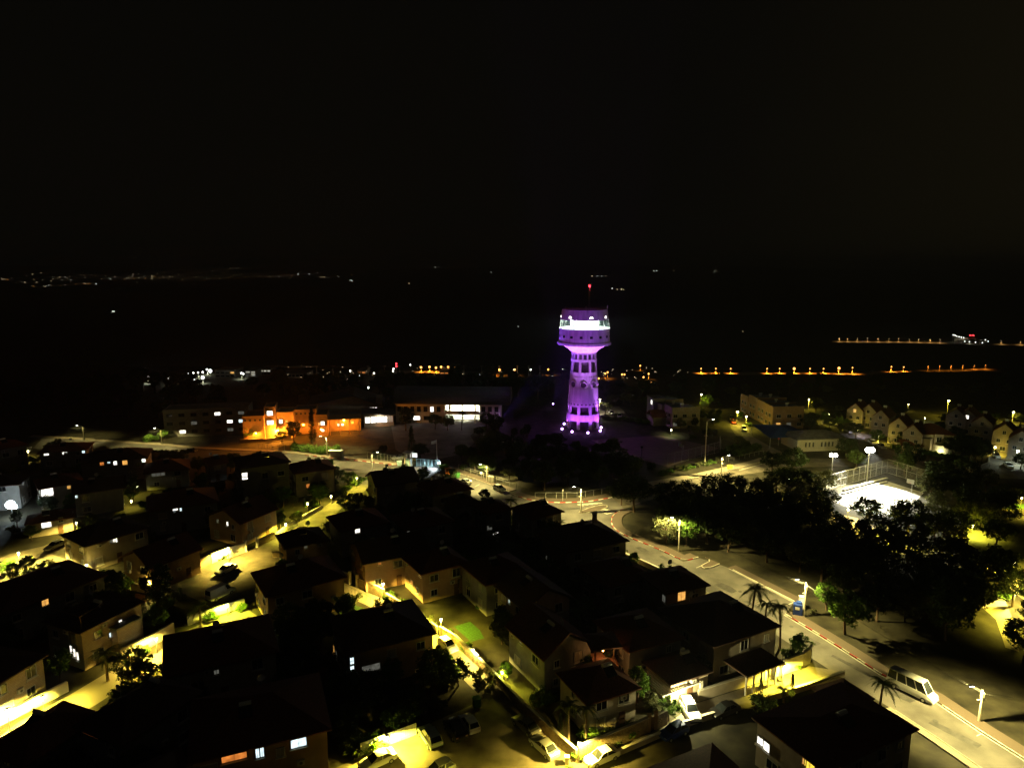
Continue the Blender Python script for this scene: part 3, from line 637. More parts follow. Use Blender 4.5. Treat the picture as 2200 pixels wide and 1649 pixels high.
        lamp_light(f, (s_.x, s_.y, 1.9+s_.z), pw, (0.22, 0.06, 1.0) if i < 2 else (0.42, 0.10, 1.0), 0.2, 30, aim, 0.8)
    for i, (px_, py, pw) in enumerate(((1130, 990, 46000), (1378, 985, 38000))):  # two floodlights added to light the tower front and drum
        g = G(px_, py); f = thing('floodlight', ['dark backed floodlight in the thicket left below the tower', 'dark backed floodlight in the thicket right below the tower'][i], 'floodlight', g)
        MB().tube((0, 0, 0), (0, 0, 3.6), .08, .08, 6).build('post', 'black', f); MB().box(0, 0, 3.8, .7, .4, .6).build('housing', 'black', f); MB().box(0, .22, 3.8, .6, .04, .5).build('lens', 'B_purple', f)
        aim = Vector((cx, Y, 41))-Vector((g.x, g.y, 3.8)); s_ = aim.normalized()*.8
        lamp_light(f, (s_.x, s_.y, 3.8+s_.z), pw, (0.32, 0.05, 1.0) if i else (0.40, 0.055, 0.95), 0.2, 27, aim, 0.9)
build_tower()
# ================================================================ houses
WIN = {}
FOOT = []
def window(parent, p, ang, w, h, pane, sill=True, frame='frame'):
    """one window: frame proud of the wall, pane set back inside it; local +x points out of the wall"""
    k = ('f', w, h, frame)
    if k not in WIN:
        t = 0.09; m = MB()
        m.box(0.05, 0, h/2+t/2, 0.14, w+2*t, t).box(0.05, 0, -h/2-t/2, 0.14, w+2*t, t).box(0.05, -w/2-t/2, 0, 0.14, t, h).box(0.05, w/2+t/2, 0, 0.14, t, h).box(0.04, 0, 0, 0.05, 0.05, h)
        WIN[k] = m.mesh('window', frame)
    o = link('window', WIN[k], parent, p, ang)
    k2 = ('p', w, h, pane)
    if k2 not in WIN: WIN[k2] = MB().box(0.0, 0, 0, 0.05, w, h).mesh('pane', pane)
    link('pane', WIN[k2], o)
    if sill:
        k3 = ('s', w)
        if k3 not in WIN: WIN[k3] = MB().box(0.12, 0, -0.06, 0.26, w+0.4, 0.08).mesh('sill', 'plasterw')
        link('sill', WIN[k3], o, (0, 0, -h/2-0.1))
    return o
def roof_mesh(w, d, eave, rise, kind, over=0.55, th=0.18):
    m = MB(); a, b = w/2+over, d/2+over; swap = d > w and kind != 'flat'
    if swap: a, b = b, a
    z0, z1 = eave, eave+rise
    if kind == 'hip':
        rl = max(0.0, a-b); V = [(-a, -b, z0), (a, -b, z0), (a, b, z0), (-a, b, z0), (-rl, 0, z1), (rl, 0, z1)]
        V += [(x, y, z-th) for x, y, z in V[:4]]
        Fc = [(0, 1, 5, 4), (2, 3, 4, 5), (1, 2, 5), (3, 0, 4), (0, 6, 7, 1), (1, 7, 8, 2), (2, 8, 9, 3), (3, 9, 6, 0), (9, 8, 7, 6)]
    elif kind == 'gable':
        V = [(-a, -b, z0), (a, -b, z0), (a, 0, z1), (-a, 0, z1), (a, b, z0), (-a, b, z0)]; V += [(x, y, z-th) for x, y, z in V]
        Fc = [(0, 1, 2, 3), (3, 2, 4, 5), (6, 9, 8, 7), (9, 11, 10, 8), (0, 6, 7, 1), (4, 10, 11, 5), (1, 7, 8, 2), (2, 8, 10, 4), (3, 9, 6, 0), (5, 11, 9, 3)]
    if swap: V = [(-y, x, z) for x, y, z in V]
    return m.add(V, Fc)
def house(label, px, py, rot, w, d, eave=5.8, rise=2.4, kind='hip', wallm='plaster', roofm='tiled', lit=(), seed=0, name='house', ridge=None, cat='house', auto=True, solar=True, over=0.55, at=None, chim=False, floors=2, z0=0.0, parts=None, annex=None):
    g = at if at is not None else G(px, py, eave+rise)
    FOOT.append((g[0], g[1], R(rot), w, d))
    rz = R(rot); H = thing(name, label, cat, (g[0], g[1], z0), rz); rr = random.Random(seed*31+int(px)*7+int(py))
    wm = MB(); wm.box(0, 0, eave/2-0.25, w, d, eave+0.5-0.19)
    if kind == 'gable':
        if w >= d:
            for s in (-1, 1): x = s*(w/2-0.1); wm.add([(x-.1, -d/2, eave-.19), (x-.1, d/2, eave-.19), (x-.1, 0, eave+rise*d/(d+2*over)-.25), (x+.1, -d/2, eave-.19), (x+.1, d/2, eave-.19), (x+.1, 0, eave+rise*d/(d+2*over)-.25)], [(0, 2, 1), (3, 4, 5), (0, 3, 5, 2), (1, 2, 5, 4)])
        else:
            for s in (-1, 1): y = s*(d/2-0.1); wm.add([(-w/2, y-.1, eave-.19), (w/2, y-.1, eave-.19), (0, y-.1, eave+rise*w/(w+2*over)-.25), (-w/2, y+.1, eave-.19), (w/2, y+.1, eave-.19), (0, y+.1, eave+rise*w/(w+2*over)-.25)], [(0, 1, 2), (3, 5, 4), (0, 2, 5, 3), (1, 4, 5, 2)])
    wm.build('wall', wallm, H)
    if kind == 'flat':
        rf = MB().box(0, 0, eave-0.1, w-0.3, d-0.3, 0.3).build('roof', 'flatroof', H); m = MB()
        for s in (-1, 1): m.box(0, s*(d/2-.1), eave+.3, w+.06, .2, .9).box(s*(w/2-.1), 0, eave+.3, .2, d-.34, .9)
        m.build('parapet', wallm, H)
    else:
        rf = roof_mesh(w, d, eave, rise, kind, over).build('roof', roofm, H)
    if solar:
        if kind == 'flat': sx, sy, sz = rr.uniform(-w/4, w/4), rr.uniform(-d/5, d/5), eave+0.1
        else: sx, sy, sz = rr.uniform(-w/6, w/6), -d*0.16 if d <= w else rr.uniform(-d/6, d/6), eave+rise*0.62
        MB().tube((sx-.7, sy+.5, sz+.95), (sx+.7, sy+.5, sz+.95), .3, .3, 10).box(sx, sy+.5, sz+.35, 1.0, .08, .8).build('water_tank', 'white', rf)
        m = MB(); m.add([(sx-.75, sy-1, sz+.2), (sx+.75, sy-1, sz+.2), (sx+.75, sy+.3, sz+.95), (sx-.75, sy+.3, sz+.95), (sx-.75, sy-1, sz+.1), (sx+.75, sy-1, sz+.1), (sx+.75, sy+.3, sz+.85), (sx-.75, sy+.3, sz+.85)], [(0, 1, 2, 3), (7, 6, 5, 4), (0, 4, 5, 1), (2, 6, 7, 3), (1, 5, 6, 2), (3, 7, 4, 0)])
        m.build('solar_panel', 'glass', rf)
    if chim: MB().box(w*0.22, 0, eave+rise+0.2, 0.8, 0.6, 1.9).box(w*0.22, 0, eave+rise+1.2, 1.0, 0.8, .15).build('chimney', wallm, rf)
    # faces that look towards the camera
    inv = Matrix.Rotation(-rz, 3, 'Z'); camL = inv @ (Vector((0, 0, CAMH))-Vector((g[0], g[1], z0)))
    faces = [f for f in (('S', Vector((0, -1, 0)), d/2, w), ('N', Vector((0, 1, 0)), d/2, w), ('E', Vector((1, 0, 0)), w/2, d), ('W', Vector((-1, 0, 0)), w/2, d)) if camL.dot(f[1]) > f[2]]
    used = []
    for (lx, ly, mt, ww, hh) in lit:
        dl = inv @ ray(lx, ly); best = None
        for nm, n, off, wid in faces:
            t = (off-camL.dot(n))/dl.dot(n)
            if t <= 0: continue
            p = camL+dl*t; u = p.x if nm in 'SN' else p.y; ov = max(0, abs(u)-(wid/2-ww/2-.1))+max(0, p.z-eave+.3)+max(0, .8-p.z)
            if best is None or ov < best[0]: best = (ov, nm, n, off, wid, u, p.z)
        if best is None: continue
        _, nm, n, off, wid, u, zz = best
        u = max(-(wid/2-ww/2-.15), min(wid/2-ww/2-.15, u)); zz = max(hh/2+.3, min(eave-hh/2-.35, zz))
        pos = (u, n.y*off, zz) if nm in 'SN' else (n.x*off, u, zz)
        window(H, pos, math.atan2(n.y, n.x), ww, hh, mt, True, 'frame'); used.append((nm, u, zz, ww))
    if auto:
        for nm, n, off, wid in faces:
            k = max(1, int(wid/3.6))
            for fl in range(floors):
                zz = 1.6+fl*(eave-0.3)/floors
                for i in range(k):
                    u = -wid/2+wid*(i+.5)/k+rr.uniform(-.3, .3); ww, hh = rr.choice(((1.2, 1.1), (1.6, 1.2), (0.8, 1.0), (1.4, 1.5)))
                    if any(a == nm and abs(b-u) < (c_+ww)/2+.5 and abs(zz-c2) < 1.6 for a, b, c2, c_ in used) or rr.random() < .15: continue
                    if fl == 0 and i == k//2 and nm in 'SN':
                        pos = (u, n.y*(off+.03), 1.05); dd = MB().box(0, 0, 0, .08, 1.0, 2.1).build('door', 'door', H, False, pos, math.atan2(n.y, n.x)); MB().box(.08, .38, 0, .08, .06, .14).build('handle', 'steel', dd); continue
                    pos = (u, n.y*off, zz) if nm in 'SN' else (n.x*off, u, zz)
                    window(H, pos, math.atan2(n.y, n.x), ww, hh, rr.choice(('glass', 'glass', 'shutter')))
    for nm, n, off, wid in faces[:2]:
        if rr.random() < .75:
            u = rr.uniform(-wid*.35, wid*.35); zz = rr.choice((2.7, eave-.75)); ang = math.atan2(n.y, n.x); pos = (u, n.y*(off+.2), zz) if nm in 'SN' else (n.x*(off+.2), u, zz)
            ac = MB().box(0, 0, 0, .34, .85, .6).build('air_conditioner', 'frame', H, False, pos, ang); q = MB().lathe([(.2, 0), (.2, .03), (.001, .03)], 12); q.v = [(.18+z_, x, y) for x, y, z_ in q.v]; q.build('fan_grille', 'dframe', ac)
    if rr.random() < .6:
        dx, dy = rr.uniform(-w*.3, w*.3), rr.uniform(-d*.1, d*.3); dz = eave+(rise*.55 if kind != 'flat' else .1); MB().tube((dx, dy, dz), (dx, dy, dz+1.6), .03, .03, 5).build('aerial_pole', 'steel', rf)
        q = MB().lathe([(.02, 0), (.3, .05), (.48, .16)], 12); q.v = [(dx+x, dy-.1-z_, dz+1.4+y) for x, y, z_ in q.v]; q.build('dish', 'white', rf)
    if annex:
        for (ax, ay, aw, ad, ah, ar) in annex:
            MB().box(ax, ay, ah/2-.2, aw, ad, ah+.4).build('annex', wallm, H)
            q = roof_mesh(aw, ad, ah, ar, 'hip' if ar > 0 else 'hip', 0.35) if ar > 0 else MB().box(0, 0, ah+.1, aw+.4, ad+.4, .25)
            q.v = [(x+ax, y+ay, z) for x, y, z in q.v]; q.build('annex_roof', roofm if ar > 0 else 'flatroof', H)
    return H
LW, LC, LA, LO, LY, LD = 'L_white', 'L_cool', 'L_warm', 'L_orange', 'L_yellow', 'L_dim'
g1, g2 = 28, 62
HOUSES = [
 # centre block, along the main road
 ('tiled house with twin gables below the school gate', 842, 1006, 26, 10.5, 9, 6.0, 2.6, 'gable', 'plaster', ()),
 ('small dark roofed house between the gate and the silver car', 920, 1030, 26, 5, 5, 3.6, 1.6, 'hip', 'plasterg', ()),
 ('dark hip roofed house across the road from the silver car', 955, 1025, 30, 10, 9, 6.2, 2.4, 'hip', 'plaster', ()),
 ('dark house with a low peaked roof facing the white hatchback', 992, 1058, 30, 6, 6, 5.6, 2.0, 'hip', 'plaster', ()),
 ('dark house with a roof sloping toward the palm by the road', 1058, 1071, 26, 6, 6.5, 5.8, 1.8, 'hip', 'plasterg', ((1050, 1133, LD, 1.2, 1.0), (1065, 1149, LW, 1.3, .6))),
 ('dark roofed house left of the junction palm trees', 1153, 1074, 34, 8, 8, 5.6, 2.2, 'hip', 'plaster', ()),
 ('large dark house with a chimney facing the junction', 1250, 1119, 24, 13.5, 12, 6.0, 2.9, 'hip', 'plaster', ((1175, 1198, LD, .5, 1.0),)),
 ('broad dark roofed house beside the road below the junction', 1322, 1198, 26, 9, 9, 5.8, 2.4, 'hip', 'plasterg', ()),
 ('two storey house with one orange lit window by the main road', 1448, 1222, 22, 8, 7.5, 6.6, 1.8, 'hip', 'plaster', ((1464, 1275, LA, 1.5, 1.6), (1431, 1288, LD, .9, 1.2))),
 ('wide black roofed house under the roadside palms', 1543, 1288, 27, 12.5, 12, 6.0, 2.8, 'hip', 'plaster', ()),
 # centre interior
 ('dark house with a blue white bathroom window', 768, 1092, 30, 10, 9, 6.0, 2.4, 'hip', 'plasterg', ((767, 1115, LW, 1.0, .8),)),
 ('dark house behind the round arched porch', 905, 1090, 30, 10.5, 9, 6.0, 2.4, 'hip', 'plasterg', ((873, 1105, LD, .5, .9),)),
 ('dim brown house above the stone walled walkway', 835, 1150, 28, 12.5, 10, 5.8, 2.4, 'gable', 'plastero', ((815, 1190, LO, .5, .5),)),
 ('dark house with a small red lit terrace', 935, 1178, 32, 9, 8, 5.8, 2.2, 'hip', 'plastero', ((903, 1225, LA, .9, .5), (885, 1250, LO, 1.0, .8))),
 ('unlit house in the dark centre of the block', 1068, 1190, 30, 9.5, 9.5, 6.0, 2.6, 'hip', 'plasterg', ()),
 ('dark gabled house with a thin cool light on its end wall', 1145, 1236, 300, 9.5, 8.5, 5.6, 2.8, 'gable', 'plaster', ((1095, 1268, LC, .4, .9),)),
 ('dark gabled house above the small round hedge', 1180, 1322, 300, 10, 8, 5.8, 3.0, 'gable', 'plasterg', ((1120, 1350, LD, .6, .6),)),
 ('dark roofed house behind the red lit garden stairs', 1372, 1318, 24, 9, 9, 5.8, 2.4, 'hip', 'plasterg', ()),
 ('dark low house above the carport of the white suv', 1456, 1405, 26, 6.5, 5.5, 3.8, 1.8, 'hip', 'plaster', ()),
 ('dim terrace house beside the red lit stairs', 1285, 1428, 26, 7.5, 7, 5.0, 2.2, 'hip', 'plaster', ()),
 # left centre
 ('big black hip roofed house beside the white van', 640, 1202, 32, 13, 10, 6.0, 2.8, 'hip', 'plastero', ()),
 ('big dark house with scattered lit windows above the parking yard', 818, 1304, 26, 12.5, 11, 6.2, 2.8, 'hip', 'plastero', ((715, 1385, LA, .9, 1.2), (756, 1418, LC, .5, 1.0), (725, 1424, LD, 1.0, 1.6), (710, 1444, LC, .5, .6), (902, 1444, LA, 1.4, .6), (797, 1433, LD, 2.6, 1.0))),
 ('black roofed house with a cool lit window at the bottom edge', 555, 1490, 22, 14.5, 11.5, 6.2, 2.6, 'hip', 'plastero', ((549, 1555, LC, .35, 1.3), (559, 1554, LC, .35, 1.3), (639, 1550, LC, 1.7, 1.2), (503, 1622, LO, 2.6, .9))),
 ('dark house with a faint window row beside the yellow wall', 470, 1345, 26, 14, 11, 5.8, 2.6, 'hip', 'plaster', ((465, 1442, LD, .6, .6),)),
 ('tall unlit house near the bottom of the corner street', 298, 1478, -25, 7.5, 10.5, 6.2, 2.6, 'hip', 'plasterg', ((192, 1538, LO, 2.6, .16),)),
 ('dark house hiding the bottom corner street', 92, 1541, -22, 6.5, 9, 4.6, 1.8, 'hip', 'plasterg', ()),
 ('dark house with one small orange window on the lamp street', 75, 1228, 60, 16, 12, 6.0, 2.4, 'hip', 'plasterg', ((94, 1272, LA, 1.0, 1.0),)),
 ('house with a curved balcony and a lit landing', 225, 1118, 55, 12, 10, 5.6, 2.2, 'hip', 'plaster', ((245, 1143, LW, .8, .8), (241, 1158, LD, 1.0, .6))),
 ('dim ochre gabled house above the van street', 345, 1160, 58, 10, 9, 5.0, 2.6, 'gable', 'plastero', ()),
 ('ochre gable house with one small lit window', 520, 1076, 62, 10, 10, 5.4, 2.6, 'gable', 'plastero', ((489, 1121, LW, .5, .9), (468, 1118, LD, .5, .6))),
 ('tall dark house with a pair of white lit windows', 560, 972, 30, 12, 11, 8.6, 2.0, 'hip', 'plasterg', ((478, 1026, LW, 1.3, 1.0), (495, 1030, LW, 1.3, .9))),
 ('house with stepped roofs in front of the bus shelter', 668, 986, 28, 10, 9, 6.6, 2.0, 'hip', 'plaster', ((662, 1043, LO, .9, 1.0),)),
 ('small pale gabled house left of the road', 462, 979, 40, 4.5, 4.5, 5.0, 1.8, 'gable', 'plasterg', ()),
 ('dark house with a row of orange and white windows', 250, 962, 20, 16, 10, 6.6, 2.2, 'hip', 'plasterg', ((218, 985, LO, .9, .8), (233, 985, LC, .6, .4), (247, 987, LW, .8, 1.0), (268, 989, LA, 1.2, 1.2), (310, 979, LW, .9, .9))),
 ('low dark house with two lit slots and a skylight', 142, 950, 20, 12, 9, 5.0, 1.6, 'hip', 'plasterg', ((98, 960, LW, 1.2, .5), (138, 960, LW, 1.2, .5), (178, 957, LC, .7, .7))),
 ('yellow lit house with a balcony at the picture edge', -4, 945, 55, 11, 9, 7.0, 1.8, 'hip', 'plaster', ()),
 ('grey house above the dazzling cold floodlight', 0, 1018, 20, 10, 9, 6.4, 1.8, 'hip', 'plasterg', ((4, 1047, 'glass', 1.6, 1.1),)),
 ('house with a bright lit porch beside the grey house', 125, 1016, 40, 9, 9, 5.8, 2.0, 'hip', 'plaster', ((91, 1041, LW, 2.4, 2.0), (148, 1046, LA, .7, .7))),
 ('low house with a glaring white carport', 108, 1096, 30, 8.5, 6, 3.4, 1.4, 'hip', 'plaster', ((98, 1113, LW, 1.8, 1.1),)),
 ('dim house with a brown end wall left of the garden lights', 210, 1026, 30, 10, 8, 5.8, 2.2, 'gable', 'plasterg', ((97, 1002, LC, .4, .6),)),
 ('dark house with three small cool lights', 390, 1050, 28, 14, 11, 6.0, 2.4, 'hip', 'plasterg', ((374, 1063, LW, 1.0, .4), (374, 1087, LC, .35, .7), (388, 1091, LC, .35, .7))),
 ('dark house behind the round topped hedges', 358, 985, 25, 10.5, 9, 5.0, 2.2, 'hip', 'plasterg', ((327, 982, LD, .9, .8), (337, 982, LD, .9, .8), (347, 982, LD, .9, .8))),
 ('unlit house below the bright hidden lamp', 648, 1132, 30, 8, 7.5, 5.4, 2.2, 'hip', 'plastero', ((655, 1138, LD, .5, .5),)),
 # bottom
 ('huge dark near house with yellow lit windows', 1795, 1524, 27, 15, 9.5, 6.2, 1.7, 'hip', 'plaster', ((1615, 1577, LW, 1.9, 1.1), (1742, 1622, LY, 1.3, 2.2), (1796, 1622, LY, 1.7, 1.7), (1734, 1568, LA, .45, 1.0), (1591, 1556, LD, .9, 1.0))),
 ('black roofed near house below the blue hatchback', 1480, 1690, 26, 17, 12, 5.6, 2.4, 'hip', 'plasterg', ()),
 ('dark near house at the bottom left of the yard', 290, 1660, 40, 10, 9, 6.0, 2.6, 'hip', 'plaster', ()),
]
for i, h in enumerate(HOUSES):
    lab, px, py, rot, w, d, ev, ri, kd, wm, lit = h
    house(lab, px, py, rot, w, d, ev, ri, kd, wm, 'tile' if i % 3 else 'tiled', lit, seed=i, chim='chimney' in lab)
# ---------------------------------------------------------------- the yellow lit house with its roof terrace
h = house('stone clad house lit yellow with a roof terrace and lit stair windows', 245, 1322, -24, 8, 10, 6.4, 1.4, 'hip', 'stonecl', 'tiled',
          ((258, 1335, LW, .5, .6), (238, 1362, LC, .6, .7), (262, 1363, LC, 1.1, .7), (154, 1394, LW, .5, 1.3), (161, 1401, LW, .5, 1.3), (168, 1408, LW, .5, 1.3)), seed=91, at=(-65.8, 101.5), annex=((4.7, 1.5, 1.6, 4.0, 4.6, 0),))
house('pale two storey house lit yellow at the bottom corner', 45, 1470, -15, 9, 12, 5.6, 1.9, 'hip', 'stonecl', 'tiled', (), seed=92, at=(-72.4, 85.4))
m = MB()
for a, b in (((-3.8, -4.8, 6.2), (-3.8, -4.8, 8.6)), ((3.8, -4.8, 6.2), (3.8, -4.8, 8.6)), ((-3.8, -4.8, 8.6), (3.8, -4.8, 8.6)), ((3.8, -4.8, 8.6), (3.8, -1, 8.9)), ((-3.8, -4.8, 8.6), (-3.8, -1, 8.9))): m.tube(a, b, .07, .07, 6)
m.build('terrace_pergola', 'wood', h)
# ---------------------------------------------------------------- school
def block(name, T, x0, x1, y0, y1, h, m, roof='flatroof', par=0.5):
    MB().box((x0+x1)/2, (y0+y1)/2, h/2-.2, x1-x0, y1-y0, h+.4).build(name, m, T)
    MB().box((x0+x1)/2, (y0+y1)/2, h+.1, x1-x0-.3, y1-y0-.3, .1).build('roof', roof, T)
    q = MB()
    for yy in (y0+.12, y1-.12): q.box((x0+x1)/2, yy, h+par/2+.02, x1-x0+.05, .24, par)
    for xx in (x0+.12, x1-.12): q.box(xx, (y0+y1)/2, h+par/2+.02, .24, y1-y0-.5, par)
    q.build('parapet', m, T)
o = G(560, 948); S = thing('school', 'three storey school lit orange by sodium lamps', 'school', (o.x, o.y, 0), R(12))
block('wall', S, -5.5, 1.5, 0, 10, 8.6, 'plastero'); block('stair_tower', S, 1.5, 5.2, 1.2, 9, 11.4, 'plastero'); block('wall', S, 5.2, 11, 3.5, 13, 8.8, 'plastero')
block('wall', S, 11, 18.5, 8, 17, 8.6, 'plastero'); block('wall', S, 18.5, 22.5, 3.0, 14, 7.4, 'plastero'); block('wall', S, 22.5, 34, 10.2, 17, 5.6, 'plastero'); block('back_wing', S, -34, -5.5, 13, 23, 9.4, 'plasterg')
for x, y, zz, w_, h_, mt in ((3.4, 1.2, 9.6, 1.9, 1.6, LW), (3.4, 1.2, 6.3, 2.2, 1.5, LW), (6.6, 3.5, 6.0, 1.1, 1.4, LW), (8.5, 3.5, 6.0, .7, .8, LA), (19.6, 3.0, 4.6, .7, 1.0, LA), (20.8, 3.0, 4.8, 1.2, 1.4, LW), (20.8, 3.0, 2.2, .9, .8, LW),
                         (26, 10.2, 2.4, .8, .8, LW), (27.4, 10.2, 2.4, .8, .8, LW), (31, 10.2, 3.0, .8, .9, LA)): window(S, (x, y, zz), -math.pi/2, w_, h_, mt, False, 'dframe')
for k in range(7):
    for fl in range(3):
        lit_ = {(1, 0): LW, (4, 2): LW, (6, 2): LD, (5, 1): LW, (6, 1): LC, (5, 0): LD, (2, 1): LD}.get((k, fl), 'glass')
        window(S, (-32+k*4.0, 13.0, 1.8+fl*3.0), -math.pi/2, 1.9, 1.1, lit_, False, 'dframe')
for k in range(9): window(S, (-4.6+k*1.6 if k < 4 else 11.6+(k-4)*1.5, 0 if k < 4 else 8, 7.6), -math.pi/2, .5, .5, 'glass', False, 'dframe')
MB().box(28.2, 7.0, 5.75, 12, 6.5, .35).build('canopy', 'plastero', S)
for k in range(4): MB().tube((23.2+k*3.4, 4.2, 0), (23.2+k*3.4, 4.2, 5.6), .16, .16, 8).build('column', 'plastero', S)
MB().add([(-6.5, -1.4, .2), (1.8, -2.4, .2), (10, .8, .2), (10, 1.2, .2), (1.8, -2.0, .2), (-6.5, -1.0, .2), (-6.5, -1.4, 1.4), (1.8, -2.4, 1.4), (10, .8, 1.6), (10, 1.2, 1.6), (1.8, -2.0, 1.4), (-6.5, -1.0, 1.4)], [(0, 1, 7, 6), (1, 2, 8, 7), (3, 4, 10, 9), (4, 5, 11, 10), (6, 7, 10, 11), (7, 8, 9, 10)]).build('ramp_wall', 'plaster', S)
SOD = (1.0, 0.30, 0.02)
for p, pw in (((-1.2, -1.5, 3.4), 700), ((5.6, .9, 3.4), 4200), ((14, 5.5, 4), 350), ((28, 6.5, 4.9), 1500), ((20.5, -1.0, 3.5), 500)):
    q = MB().box(p[0], p[1], p[2], .5, .3, .3); q.build('wall_lamp', 'B_sod', S); lamp_light(S, (p[0], p[1]-.35, p[2]-.2), pw*4, SOD, .15)
# sports hall with a low gable roof
o = G(722, 925); S2 = thing('sports_hall', 'wide sports hall with a shallow gable roof behind the orange school', 'hall', (o.x, o.y+16, 0), R(10))
MB().box(0, 8, 3.4, 28, 18, 7.2).build('wall', 'plaster', S2)
q = MB(); V = [(-14.6, -1.4, 7.2), (3, -1.4, 10.4), (15.0, -1.4, 5.6)]; V += [(x, 18.5, z) for x, y, z in V]; V += [(x, y, z-.3) for x, y, z in V]
q.add(V, [(0, 1, 4, 3), (1, 2, 5, 4), (6, 9, 10, 7), (7, 10, 11, 8), (0, 6, 7, 1), (1, 7, 8, 2), (3, 4, 10, 9), (4, 5, 11, 10), (0, 3, 9, 6), (2, 8, 11, 5)]); q.build('roof', 'metalroof', S2)
MB().add([(-14, -1.0, 6.9), (13.9, -1.0, 5.6), (13.9, -1, 6.0), (3, -1.0, 10.1), (-14, -1, 7.0)], [(0, 1, 2, 3, 4)]).build('gable_wall', 'plastero', S2)
for k in range(3): window(S2, (9.6+k*1.0, -1.0, 5.0), -math.pi/2, .6, .7, LW, False, 'dframe')
# entrance lobby with its lit glass front
o = G(815, 917); S3 = thing('entrance_lobby', 'low lobby with a slanted roof and bright glass front', 'building', (o.x, o.y, 0), R(14))
MB().box(0, 5, 2.2, 11, 9, 4.4).build('wall', 'plaster', S3)
q = MB(); V = [(-6.2, -1, 5.6), (6.2, -1, 4.6), (6.2, 10, 4.9), (-6.2, 10, 5.9)]; V += [(x, y, z-.3) for x, y, z in V]; q.add(V, [(0, 1, 2, 3), (7, 6, 5, 4), (0, 4, 5, 1), (1, 5, 6, 2), (2, 6, 7, 3), (3, 7, 4, 0)]); q.build('roof', 'metalroof', S3)
for k in range(5): window(S3, (-4.2+k*2.1, .45, 2.8), -math.pi/2, 1.8, 2.2, LW if k < 4 else LD, False)
lamp_light(S3, (0, -1.4, 4.2), 450, (.95, .92, .7), .2)
# white school wing with the vaulted roof
o = G(955, 909); S4 = thing('school_wing', 'white two storey school wing under a dark vaulted roof, glaring at its middle', 'school', (o.x, o.y, 0), R(-3))
MB().box(-9.5, 6, 3.6, 19, 11, 7.6).build('wall', 'plasterw', S4); MB().box(17.5, 6.5, 3.6, 8, 10, 7.6).build('wall', 'plasterw', S4)
MB().box(6.8, 9.5, 3.6, 13.5, 4, 7.6).build('recess_wall', 'plasterw', S4); MB().box(6.8, 4, 3.55, 13.4, 6.9, .3).build('gallery_floor', 'plasterw', S4)
MB().box(1.5, 5.9, 7.55, 41, 13.5, .35).build('eave_slab', 'plasterw', S4)
for k in range(3): MB().tube((2+k*4.9, .9, 0), (2+k*4.9, .9, 7.4), .28, .28, 10).build('column', 'plasterw', S4)
MB().box(6.8, .7, 4.3, 13.2, .1, 1.1).build('balustrade', 'plasterw', S4)
q = MB(); N = 14; V = []
for k in range(N+1):
    a = math.pi*k/N; V.append((-19.5, 6-7.6*math.cos(a), 7.75+5.6*math.sin(a))); V.append((25.5, 6-7.6*math.cos(a), 7.75+5.6*math.sin(a)))
q.add(V, [(2*k, 2*k+1, 2*k+3, 2*k+2) for k in range(N)]+[tuple(2*k+1 for k in range(N+1))[::-1], tuple(2*k for k in range(N+1))]); q.build('vault_roof', 'metalroof', S4)
for k in range(7): window(S4, (-17.6+k*2.55, .5, 5.4), -math.pi/2, 1.3, 1.9, LW if k == 5 else 'glass', True, 'dframe')
for k in range(4): window(S4, (-15+k*4.1, .5, 1.9), -math.pi/2, 2.6, 1.5, LW if k == 1 else 'glass', True, 'dframe')
for k in range(3): window(S4, (15+k*2.5, 1.5, 5.4), -math.pi/2, 1.3, 1.9, 'glass', True, 'dframe')
for k in range(4): window(S4, (1.5+k*3.4, 7.5, 5.2), -math.pi/2, 1.5, 2.0, 'shutter', False, 'dframe')
for k, p in enumerate(((3.0, 3, 7.1), (7.5, 3, 7.1), (11.5, 3, 7.1), (6.5, 3, 3.2))):
    MB().box(p[0], p[1], p[2]+.2, 1.2, .25, .12).build('ceiling_lamp', 'B_white', S4); lamp_light(S4, p, 12000 if k < 3 else 9000, (.93, .97, .74), .25, 140, (0, 1, -.35), .5)
# guarded gate
o = G(895, 1001); ga = math.atan2(G(945, 1004).y-o.y, G(945, 1004).x-o.x)
T = thing('entrance_gate', 'pale blue metal sliding gate of the school, floodlit white', 'gate', (o.x, o.y, 0), ga); L = (G(945, 1004)-o).length
for k in range(7): MB().box(L*k/6, 0, 1.2, .14, .14, 2.4).build('post', 'cyan', T)
for zz in (.25, 2.3): MB().box(L/2, 0, zz, L, .08, .1).build('rail', 'cyan', T)
for k in range(6):
    q = MB()
    for j in range(1, 5): q.box(L*(k+j/5)/6, 0, 1.28, .035, .035, 2.0)
    q.build('bar_panel', 'cyan', T)
o = G(870, 1003); T = thing('gatehouse', 'slim guard booth with pale columns at the school gate', 'booth', (o.x, o.y, 0), ga)
for k in range(4): MB().box(k % 2*1.6, k//2*1.6, 2.2, .35, .35, 4.4).build('column', 'plaster', T)
MB().box(.8, .8, 4.5, 2.6, 2.6, .25).build('roof', 'plasterw', T); MB().box(.8, .8, 1.2, 1.5, 1.5, 2.4).build('cabin', 'cyan', T)
o = G(888, 1002); T = thing('gate_sign', 'blank white lit board above a small yellow sign by the gate', 'sign', (o.x, o.y+1.2, 0), ga)
for s in (-1, 1): MB().tube((s*.9, 0, 0), (s*.9, 0, 3.9), .06, .06, 6).build('post', 'poleg', T)
MB().box(0, -.08, 3.3, 2.3, .08, 1.3).build('board', emis('lit_board', (.95, 1, .95), 1.1), T); MB().box(0, -.08, 1.9, 1.4, .06, .7).build('notice', 'yellow', T)
o = G(939, 1003); T = thing('flagpole', 'white flagpole with a limp flag beside the school gate', 'flagpole', (o.x, o.y, 0))
